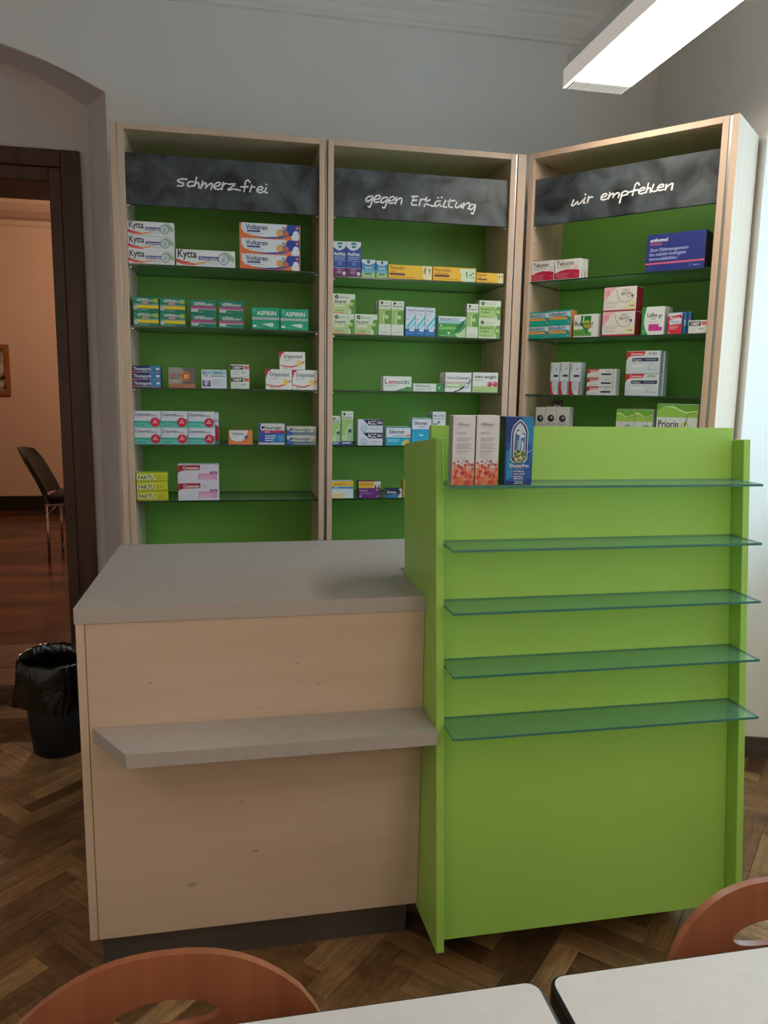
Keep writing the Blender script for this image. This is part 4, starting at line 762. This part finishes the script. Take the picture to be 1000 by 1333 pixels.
put(1, 3, 'neural', 336.5, 370.7, 551.4, 1, .06, 'tablet_box', 'large blue carton with red stripe')
put(1, 3, 'neuralf', 373.2, 412, 555, 2, .05, 'tablet_box', 'flat beige and blue carton at the right end')
put(1, 4, 'faktu', 177.5, 217.8, 615.2, 3, .045, 'ointment_box', 'flat yellow-green ointment carton in the stack of three')
put(1, 4, 'pink', 231, 284.6, 604.4, 2, .06, 'ointment_box', 'white and pink carton with dark red corner')
# ---- middle unit
put(2, 0, 'night', 432.2, 451.2, 313.4, 1, .05, 'syrup_box', 'left one of two tall blue and purple cartons')
put(2, 0, 'night', 451.4, 470.2, 314, 1, .05, 'syrup_box', 'right one of two tall blue and purple cartons')
put(2, 0, 'chest', 470.8, 489, 337.4, 1, .045, 'balm_box', 'left larger one of two small pale blue cartons')
put(2, 0, 'chest', 490, 505, 339.2, 1, .04, 'balm_box', 'right smaller one of two small pale blue cartons')
put(2, 0, 'ointy', 505.7, 563, 344, 1, .04, 'ointment_box', 'leftmost long yellow carton')
put(2, 0, 'ointl', 564, 620.3, 346.7, 1, .04, 'ointment_box', 'middle long yellow carton with green leaves')
put(2, 0, 'ointy', 621, 656, 354.5, 1, .035, 'ointment_box', 'short flat yellow carton at the right')
O, T, N, a, wd = unit_frame(2)
put(2, 1, 'extract', 432.2, 461.4, 408, 1, .06, 'tablet_box', 'lower left white and green extract carton with face')
zt2 = SH[2][1] + (onunit(2, 432.2, 408, .016)[1] - SH[2][1])
s0 = onunit(2, 433.2, 381.8, .016)[0]; s1 = onunit(2, 462, 381.8, .016)[0]; zt = onunit(2, 433.2, 381.8, .016)[1]
P = O + T*((s0+s1)/2+.001) + N*.016
place('tablet_box', 'upper white and green extract carton with face, stacked at the left of the second shelf', 'cartons on the second shelf of the middle unit', carton_meshes('extract', s1-s0, zt-zt2-.0006, .06), (P[0], P[1], zt2+.0004), 0)
put(2, 1, 'extract', 462, 491.8, 408.4, 1, .06, 'tablet_box', 'lower right white and green extract carton with face')
put(2, 1, 'drops', 493.4, 509.6, 390.6, 1, .05, 'drops_box', 'first of two tall slim green drops cartons')
put(2, 1, 'drops', 510, 526.4, 391.6, 1, .05, 'drops_box', 'second of two tall slim green drops cartons')
put(2, 1, 'spray', 528.6, 541.4, 399, 1, .04, 'spray_box', 'left of three slim blue and white spray cartons')
put(2, 1, 'spray', 541.7, 554, 399.8, 1, .04, 'spray_box', 'middle of three slim blue and white spray cartons')
put(2, 1, 'spray', 554.3, 567, 400.6, 1, .04, 'spray_box', 'right of three slim blue and white spray cartons')
put(2, 1, 'sino', 571, 607, 411.2, 1, .05, 'capsule_box', 'wide green carton with large leaf')
put(2, 1, 'drops', 608.3, 623.6, 395.3, 1, .05, 'drops_box', 'single pale green drops carton left of two stacked ones')
put(2, 1, 'drag', 624.4, 652.8, 390.7, 2, .06, 'tablet_box', 'green and white carton at the right end')
put(2, 1, 'drops', 489.6, 505.5, 392, 1, .05, 'drops_box', 'hidden slim drops carton behind the first tall one', inset=.07, behind=True)
put(2, 2, 'lemo', 499, 536, 489.6, 1, .02, 'lozenge_box', 'white carton with red and green title and leaves')
put(2, 2, 'lemo', 496.2, 533, 489.8, 1, .02, 'lozenge_box', 'carton standing right behind the one with leaves', inset=.038, behind=True)
put(2, 2, 'gelo', 538, 576.5, 499, 1, .04, 'lozenge_box', 'flat white carton with green end')
put(2, 2, 'doben', 579.8, 614, 484.5, 1, .016, 'lozenge_box', 'front one of three white cartons with black spoon')
put(2, 2, 'doben', 576.8, 611, 484.8, 1, .016, 'lozenge_box', 'second of three white spoon cartons, behind the front one', inset=.034, behind=True)
put(2, 2, 'doben', 573.8, 608, 485.2, 1, .016, 'lozenge_box', 'rearmost of three white spoon cartons', inset=.052, behind=True)
put(2, 2, 'angin', 615.9, 649, 484.5, 1, .05, 'lozenge_box', 'pale green carton with two red lozenges')
put(2, 3, 'bronc', 431.3, 443.6, 541.8, 1, .05, 'drops_box', 'shorter slim carton with green torso and navy foot')
put(2, 3, 'bronc', 444.8, 460, 535.4, 1, .05, 'drops_box', 'taller slim carton with green torso and navy foot')
put(2, 3, 'acc', 466.2, 498.6, 546, 2, .05, 'tablet_box', 'white and navy carton with round tablet')
put(2, 3, 'silo', 503, 535.2, 555.3, 1, .05, 'tablet_box', 'wide white and cyan carton with yellow flower')
put(2, 3, 'silot', 536.7, 562, 544, 1, .05, 'syrup_box', 'tall white and cyan syrup carton')
put(2, 3, 'bird', 563.5, 580.7, 536, 1, .05, 'syrup_box', 'tall pale grey carton with small black bird')
put(2, 3, 'bird', 560.5, 577, 537, 1, .05, 'syrup_box', 'carton hidden behind the one with the black bird', inset=.07, behind=True)
put(2, 4, 'vig', 431.6, 460.2, 626.5, 1, .05, 'tablet_box', 'yellow and white carton with blue stripe')
put(2, 4, 'vit', 466.8, 495.7, 626.5, 1, .05, 'tablet_box', 'purple and yellow carton with a large V')
put(2, 4, 'cold', 502, 523.5, 635.9, 1, .03, 'cream_box', 'small navy and blue carton')
put(2, 4, 'plainy', 525.4, 548, 626, 1, .05, 'tablet_box', 'yellow carton mostly hidden behind the green display')
# ---- right unit
put(3, 0, 'tebo', 689.5, 721.5, 341.5, 1, .022, 'tablet_box', 'left white carton with crimson wave')
put(3, 0, 'tebo', 723, 756, 339, 1, .022, 'tablet_box', 'right front white carton with crimson wave')
put(3, 0, 'tebo', 727, 759.5, 339.6, 1, .022, 'tablet_box', 'white crimson-wave carton second in depth on the right', inset=.041, behind=True)
put(3, 0, 'tebo', 731.5, 763.5, 340, 1, .022, 'tablet_box', 'white crimson-wave carton rearmost on the right', inset=.066, behind=True)
put(3, 0, 'ortho', 843, 920, 306.6, 1, .085, 'supplement_box', 'large navy carton with pink line')
put(3, 1, 'imod', 688.3, 715.6, 406.8, 2, .06, 'capsule_box', 'teal and orange carton, left column')
put(3, 1, 'imod', 716.2, 743.6, 404.2, 2, .06, 'capsule_box', 'teal and orange carton, right column')
put(3, 1, 'busco', 747.3, 779, 410, 1, .06, 'tablet_box', 'white carton with dark green ribbon')
put(3, 1, 'biotic', 787, 829.3, 374.8, 2, .075, 'sachet_box', 'cream and dark red carton with arc')
put(3, 1, 'lefax', 837, 866, 400, 1, .05, 'sachet_box', 'white carton with green edge and magenta block')
put(3, 1, 'lefax', 843, 871, 400.5, 1, .05, 'sachet_box', 'white carton hidden behind the one with magenta block', inset=.07, behind=True)
put(3, 1, 'rennie', 870.5, 888.8, 407.6, 1, .03, 'tablet_box', 'red carton with white oval, front one')
put(3, 1, 'renblue', 876, 894, 406.8, 1, .03, 'tablet_box', 'blue and red carton behind the red one', inset=.05, behind=True)
put(3, 1, 'renblue', 882, 900, 406.6, 1, .03, 'tablet_box', 'rearmost blue and red carton', inset=.084, behind=True)
put(3, 1, 'omep', 897, 921, 417.5, 1, .045, 'tablet_box', 'low white carton with black title at the right end')
put(3, 2, 'tubeE', 717.5, 729, 472, 1, .05, 'cream_box', 'left of three slim upright cartons with red foot')
put(3, 2, 'tubeE', 729.6, 741.5, 471.5, 1, .05, 'cream_box', 'middle of three slim upright cartons with red foot')
put(3, 2, 'tubeE', 742.8, 756.5, 471.8, 1, .05, 'cream_box', 'right of three slim upright cartons with red foot')
put(3, 2, 'creamE', 765, 802.5, 480.5, 3, .045, 'cream_box', 'flat white carton with red corner in the stack')
put(3, 2, 'nailE', 816.5, 860.5, 457.2, 2, .04, 'treatment_box', 'wide pale blue carton with red corner, in front')
put(3, 2, 'nailE', 824, 866.5, 458.2, 2, .04, 'treatment_box', 'wide pale blue carton, behind the front pair', inset=.06, behind=True)
put(3, 3, 'bio', 697.6, 710.2, 530, 1, .05, 'tablet_box', 'left of three grey-white cartons with black emblem')
put(3, 3, 'bio', 710.6, 725, 529.3, 1, .05, 'tablet_box', 'middle of three grey-white cartons with black emblem')
put(3, 3, 'bio', 725.4, 740.7, 529.6, 1, .05, 'tablet_box', 'right of three grey-white cartons with black emblem')
put(3, 3, 'priok', 803, 826.8, 532.4, 1, .06, 'capsule_box', 'left of two small white cartons with green top')
put(3, 3, 'priok', 827.4, 850.5, 532.6, 1, .06, 'capsule_box', 'right of two small white cartons with green top')
put(3, 3, 'prior', 856, 910, 525.4, 1, .08, 'capsule_box', 'large white carton with green wavy top')
# dark red card standing behind the emblem cartons
O, T, N, a, wd = unit_frame(3)
s0, zt = onunit(3, 719.5, 521, .075); s1, _ = onunit(3, 732.6, 521, .075); P = O + T*((s0+s1)/2) + N*.075
tw, th = s1-s0, zt-SH[3][3]
cdm = MB().box(-tw/2, tw/2, 0, .002, 0, th).build('shelf_card', mat('card_dark_red', '#4a1a22', .5)); cdm.location = (P[0], P[1], SH[3][3]+.0001); cdm.rotation_euler = (0, 0, a)
tag(cdm, 'small dark red card standing behind the emblem cartons', 'card')
link('printed_front', art_mesh('printed_front', [('t', 'Jetzt neu!', .14, 1-.028/th, .014/th, W, .72), ('r', .1, 1-.040/th, .9, 1-.034/th, '#d9a4a8')], tw, th), cdm)
# ---- on the top glass shelf of the display
def put_display(kind, x0, x1, vt, dd, name, label):
    y = -.128; z0 = SHZ[0] + .0002
    A = ony(x0, vt, y); B = ony(x1, vt, y); ms = carton_meshes(kind, B[0]-A[0], A[2]-z0, dd)
    place(name, label, 'cartons on the display stand', ms, ((A[0]+B[0])/2, y, z0), 0)
put_display('alfa', 590.6, 619.7, 540.7, .034, 'cream_box', 'left white cream carton with red dots on the green display')
put_display('alfa', 621.5, 650.8, 540.7, .034, 'cream_box', 'right white cream carton with red dots on the green display')
put_display('kloster', 659.5, 696, 542.3, .04, 'tonic_box', 'dark blue tonic carton with arched emblem on the green display')

# ================================================================== TABLES AND CHAIRS IN FRONT
def rrect(x0, x1, y0, y1, r, n=6):
    P = []
    for cx, cy, a0 in ((x1-r, y1-r, 0), (x0+r, y1-r, PI/2), (x0+r, y0+r, PI), (x1-r, y0+r, 1.5*PI)):
        P += [(cx + r*math.cos(a0+PI/2*i/n), cy + r*math.sin(a0+PI/2*i/n)) for i in range(n+1)]
    return P
def table(x0, x1, y0, y1, label, z=.74):
    t = thing('school_table', label, 'table', ((x0+x1)/2, (y0+y1)/2, 0), 0, 'white tables in front')
    hx, hy = (x1-x0)/2, (y1-y0)/2
    MB().prism(rrect(-hx+.0045, hx-.0045, -hy+.0045, hy-.0045, .016), 'z', z-.022, z).build('tabletop', TABLET, t)
    eb = MB(); 
    o_ = rrect(-hx, hx, -hy, hy, .02); i_ = rrect(-hx+.0046, hx-.0046, -hy+.0046, hy-.0046, .0161)
    bm = eb.bm; rings = []
    for P, zz in ((i_, z-.0008), (o_, z-.003), (o_, z-.024), (i_, z-.026)): rings.append([bm.verts.new((p[0], p[1], zz)) for p in P])
    for q in range(3):
        for i in range(len(o_)): bm.faces.new((rings[q][i], rings[q][(i+1) % len(o_)], rings[q+1][(i+1) % len(o_)], rings[q+1][i]))
    eb.build('edge_band', BLACKP, t)
    b = MB()
    for yy in (-hy+.04, hy-.04): b.box(-hx+.06, hx-.06, yy-.012, yy+.012, z-.065, z-.0265)
    for xx in (-hx+.05, hx-.05): b.box(xx-.012, xx+.012, -hy+.03, hy-.03, z-.065, z-.0265)
    b.build('table_frame', GREYM, t)
    for sx in (-1, 1):
        for sy in (-1, 1): MB().tube([(sx*(hx-.05), sy*(hy-.05), .0), (sx*(hx-.05), sy*(hy-.05), z-.0655)], .017, 12).build('leg', GREYM, t, smooth=True)
table(-.582, .7215, -1.665, -.996, 'white table with black edge at the bottom, left of the gap')
table(.7335, 2.037, -1.665, -.993, 'white table with black edge at the bottom right corner')

def plywood_chair(cx, cy, label, ztop, hw=.212):
    t = thing('plywood_chair', label, 'chair', (cx, cy, 0), 0, 'plywood chairs')
    # backrest: curved ply shell with a hand hole; built as a grid clipped by outline
    b = MB(); bm = b.bm; nx, nz = 44, 22; z0 = ztop-.20; th = .011
    def outl(u):   # top outline across the width
        return ztop - .098*abs(u)**2.6 - .0
    def ysurf(x, z): return -.055*(x/hw)**2 - .10*(ztop-z)*.6
    hz = ztop-.078; hrx, hrz = .064, .019
    # param: angle rings from hole to outline
    NA = 56
    def outer_pt(a):
        dx, dz = math.cos(a), math.sin(a)
        lo, hi = 0, 1
        for _ in range(26):
            m_ = (lo+hi)/2; x = dx*m_; z = hz + dz*m_; u = x/hw
            ins = abs(u) < 1 and z < ztop - .085*abs(u)**2.8 - (.03*max(0, abs(u)-.8)/.2)**1.0 and z > ztop-.19
            if ins: lo = m_
            else: hi = m_
        return dx*lo, hz+dz*lo
    rows = 7; F = []; Bk = []
    for i in range(rows+1):
        f = i/rows; ra = []; rb = []
        for k in range(NA):
            a = 2*PI*k/NA; ox, oz = outer_pt(a); ix, iz = hrx*math.cos(a), hz+hrz*math.sin(a)
            x = ix + (ox-ix)*f; z = iz + (oz-iz)*f; y = ysurf(x, z)
            ra.append(bm.verts.new((x, y, z))); rb.append(bm.verts.new((x, y+th, z)))
        F.append(ra); Bk.append(rb)
    for i in range(rows):
        for k in range(NA):
            k2 = (k+1) % NA
            bm.faces.new((F[i][k], F[i+1][k], F[i+1][k2], F[i][k2])); bm.faces.new((Bk[i][k], Bk[i][k2], Bk[i+1][k2], Bk[i+1][k]))
    for k in range(NA):
        k2 = (k+1) % NA
        bm.faces.new((F[0][k], F[0][k2], Bk[0][k2], Bk[0][k])); bm.faces.new((F[-1][k], Bk[-1][k], Bk[-1][k2], F[-1][k2]))
    o = b.build('backrest', BEECH, t); add_mod_smooth(o, 45)
    # seat shell
    s = MB(); sp = []
    for i in range(28):
        a = 2*PI*i/28; c, s_ = math.cos(a), math.sin(a)
        sp.append((.19*math.copysign(abs(c)**.6, c), -.24 + .19*math.copysign(abs(s_)**.6, s_)))
    s.prism(sp, 'z', .445, .456); s.build('seat', BEECH, t)
    zb = ztop-.17
    for sx in (-1, 1):
        MB().tube([(sx*.12, -.009, zb+.03), (sx*.12, -.0005, zb-.06), (sx*.13, -.01, .50), (sx*.15, -.03, .435), (sx*.17, .03, .2), (sx*.18, .05, .0)], .010, 10).build('rear_leg', GREYM, t, smooth=True)
        MB().tube([(sx*.15, -.045, .432), (sx*.165, -.40, .432), (sx*.175, -.435, .40), (sx*.18, -.46, .0)], .010, 10).build('front_leg', GREYM, t, smooth=True)
plywood_chair(.271, -.905, 'brown plywood chair back with hand hole, left, tucked under the left table', .762)
plywood_chair(1.120, -.905, 'brown plywood chair back with hand hole at the right edge beside the display', .763)

# ================================================================== BIN
bn = thing('waste_bin', 'black waste bin with shiny bin bag folded over the rim', 'bin', (-.347, 1.352, 0))
MB().lathe([(.0005, .0), (.104, .0), (.107, .004), (.142, .375), (.138, .375), (.103, .008), (.0005, .008)], 40).build('bin_body', BINM, bn, smooth=True)
b = MB(); bm = b.bm; SEG = 72
prof = [(.112, .10), (.125, .24), (.134, .355), (.139, .39), (.147, .398), (.153, .39), (.156, .35), (.158, .30), (.160, .255), (.158, .235)]
rings = []
for i, (r, z) in enumerate(prof):
    rg = []
    for k in range(SEG):
        a = 2*PI*k/SEG; v = Vector((math.cos(a)*3, math.sin(a)*3, z*9)); nz_ = noise.noise(v*1.3); n2 = noise.noise(v*4.1+Vector((5, 1, 2)))
        out = max(0, (i-4)/5); fold = .008*n2*out + .014*nz_*out
        if i < 3: fold = -.006*abs(n2) - .004*abs(nz_)
        droop = -.075*max(0, .35+.9*noise.noise(Vector((math.cos(a)*1.1, math.sin(a)*1.1, 3.3))))*out + (.012*noise.noise(Vector((math.cos(a)*2, math.sin(a)*2, 7.7))) if i > 2 else 0)
        flare = .022*max(0, math.cos(a-PI*1.04))**6*max(0, (i-6)/3)
        rr = r + fold + flare
        if i >= 5: rr = max(rr, .1475 + .0*i)
        rg.append(bm.verts.new((rr*math.cos(a), rr*math.sin(a), z + droop)))
    rings.append(rg)
for i in range(len(rings)-1):
    for k in range(SEG): bm.faces.new((rings[i][k], rings[i][(k+1) % SEG], rings[i+1][(k+1) % SEG], rings[i+1][k]))
bg_ = b.build('bin_bag', BAG, bn, smooth=True)

# ================================================================== THINGS IN THE ROOM BEYOND
ch = thing('visitor_chair', 'black upholstered chair with chrome legs in the room beyond the door', 'chair', (-1.05, 4.60, .14))
for yy in (-.235, .235):
    MB().tube([(0, yy, 0), (.0, yy, .43)], .011, 8).build('rear_leg', CHROME, ch, smooth=True)
    MB().tube([(.46, yy, 0), (.45, yy, .43)], .011, 8).build('front_leg', CHROME, ch, smooth=True)
    MB().tube([(-.012, yy, .431), (.47, yy, .431)], .010, 8).build('seat_rail', CHROME, ch, smooth=True)
    MB().tube([(.008, yy*.98, .36), (.065, yy*.98, .425)], .006, 6).build('brace', CHROME, ch, smooth=True)
    MB().tube([(.0, yy*.86, .44), (-.03, yy*.86, .53), (-.06, yy*.86, .60)], .010, 8).build('back_post', CHROME, ch, smooth=True)
MB().box(-.005, .47, -.22, .22, .4425, .51, .02).build('seat', UPH, ch, smooth=True)
b = MB(); bm = b.bm; rings = []
for i in range(11):
    f = i/10; z = .50 + .36*f; xo = -.02 - .17*f**1.15; hw = .215*(1-.75*max(0, f-.72)**1.6/.28**1.6*.45)
    rg = []
    for k in range(17):
        s_ = -1+2*k/16; rg.append((xo - .05*(1-s_*s_) + .03, s_*hw, z - .02*s_*s_*f))
    rings.append([bm.verts.new(p) for p in rg] + [bm.verts.new((p[0]-.035, p[1], p[2])) for p in rg[::-1]])
n_ = len(rings[0])
for i in range(10):
    for k in range(n_): bm.faces.new((rings[i][k], rings[i][(k+1) % n_], rings[i+1][(k+1) % n_], rings[i+1][k]))
bm.faces.new(rings[0]); bm.faces.new(rings[-1])
o = b.build('backrest', UPH, ch); add_mod_smooth(o, 50)
# framed photograph on the far wall
A = ony(12.5, 448.5, HY-.02); B = ony(12.5, 515, HY-.02); ph = A[2]-B[2]; pw = ph*.72
pc = thing('framed_picture', 'wood framed black and white photograph on the far wall', 'picture', ((A[0]+B[0])/2 - pw/2, HY-.0005, B[2]))
FRW = mottled('picture_frame_wood', '#7a4a22', '#8f5a2c', 4, .4)
fw = .05
bx('frame_side', FRW, pc, -pw/2, -pw/2+fw, -.03, 0, 0, ph, .003); bx('frame_side', FRW, pc, pw/2-fw, pw/2, -.03, 0, 0, ph, .003)
bx('frame_rail', FRW, pc, -pw/2+fw+.0003, pw/2-fw-.0003, -.03, 0, 0, fw, .003); bx('frame_rail', FRW, pc, -pw/2+fw+.0003, pw/2-fw-.0003, -.03, 0, ph-fw, ph, .003)
pm = mottled('photo_print', '#15110f', '#b8aaa0', 9, .4, detail=3, lo=.42, hi=.58)
bx('photo', pm, pc, -pw/2+fw+.0003, pw/2-fw-.0003, -.012, -.008, fw+.0003, ph-fw-.0003, 0)
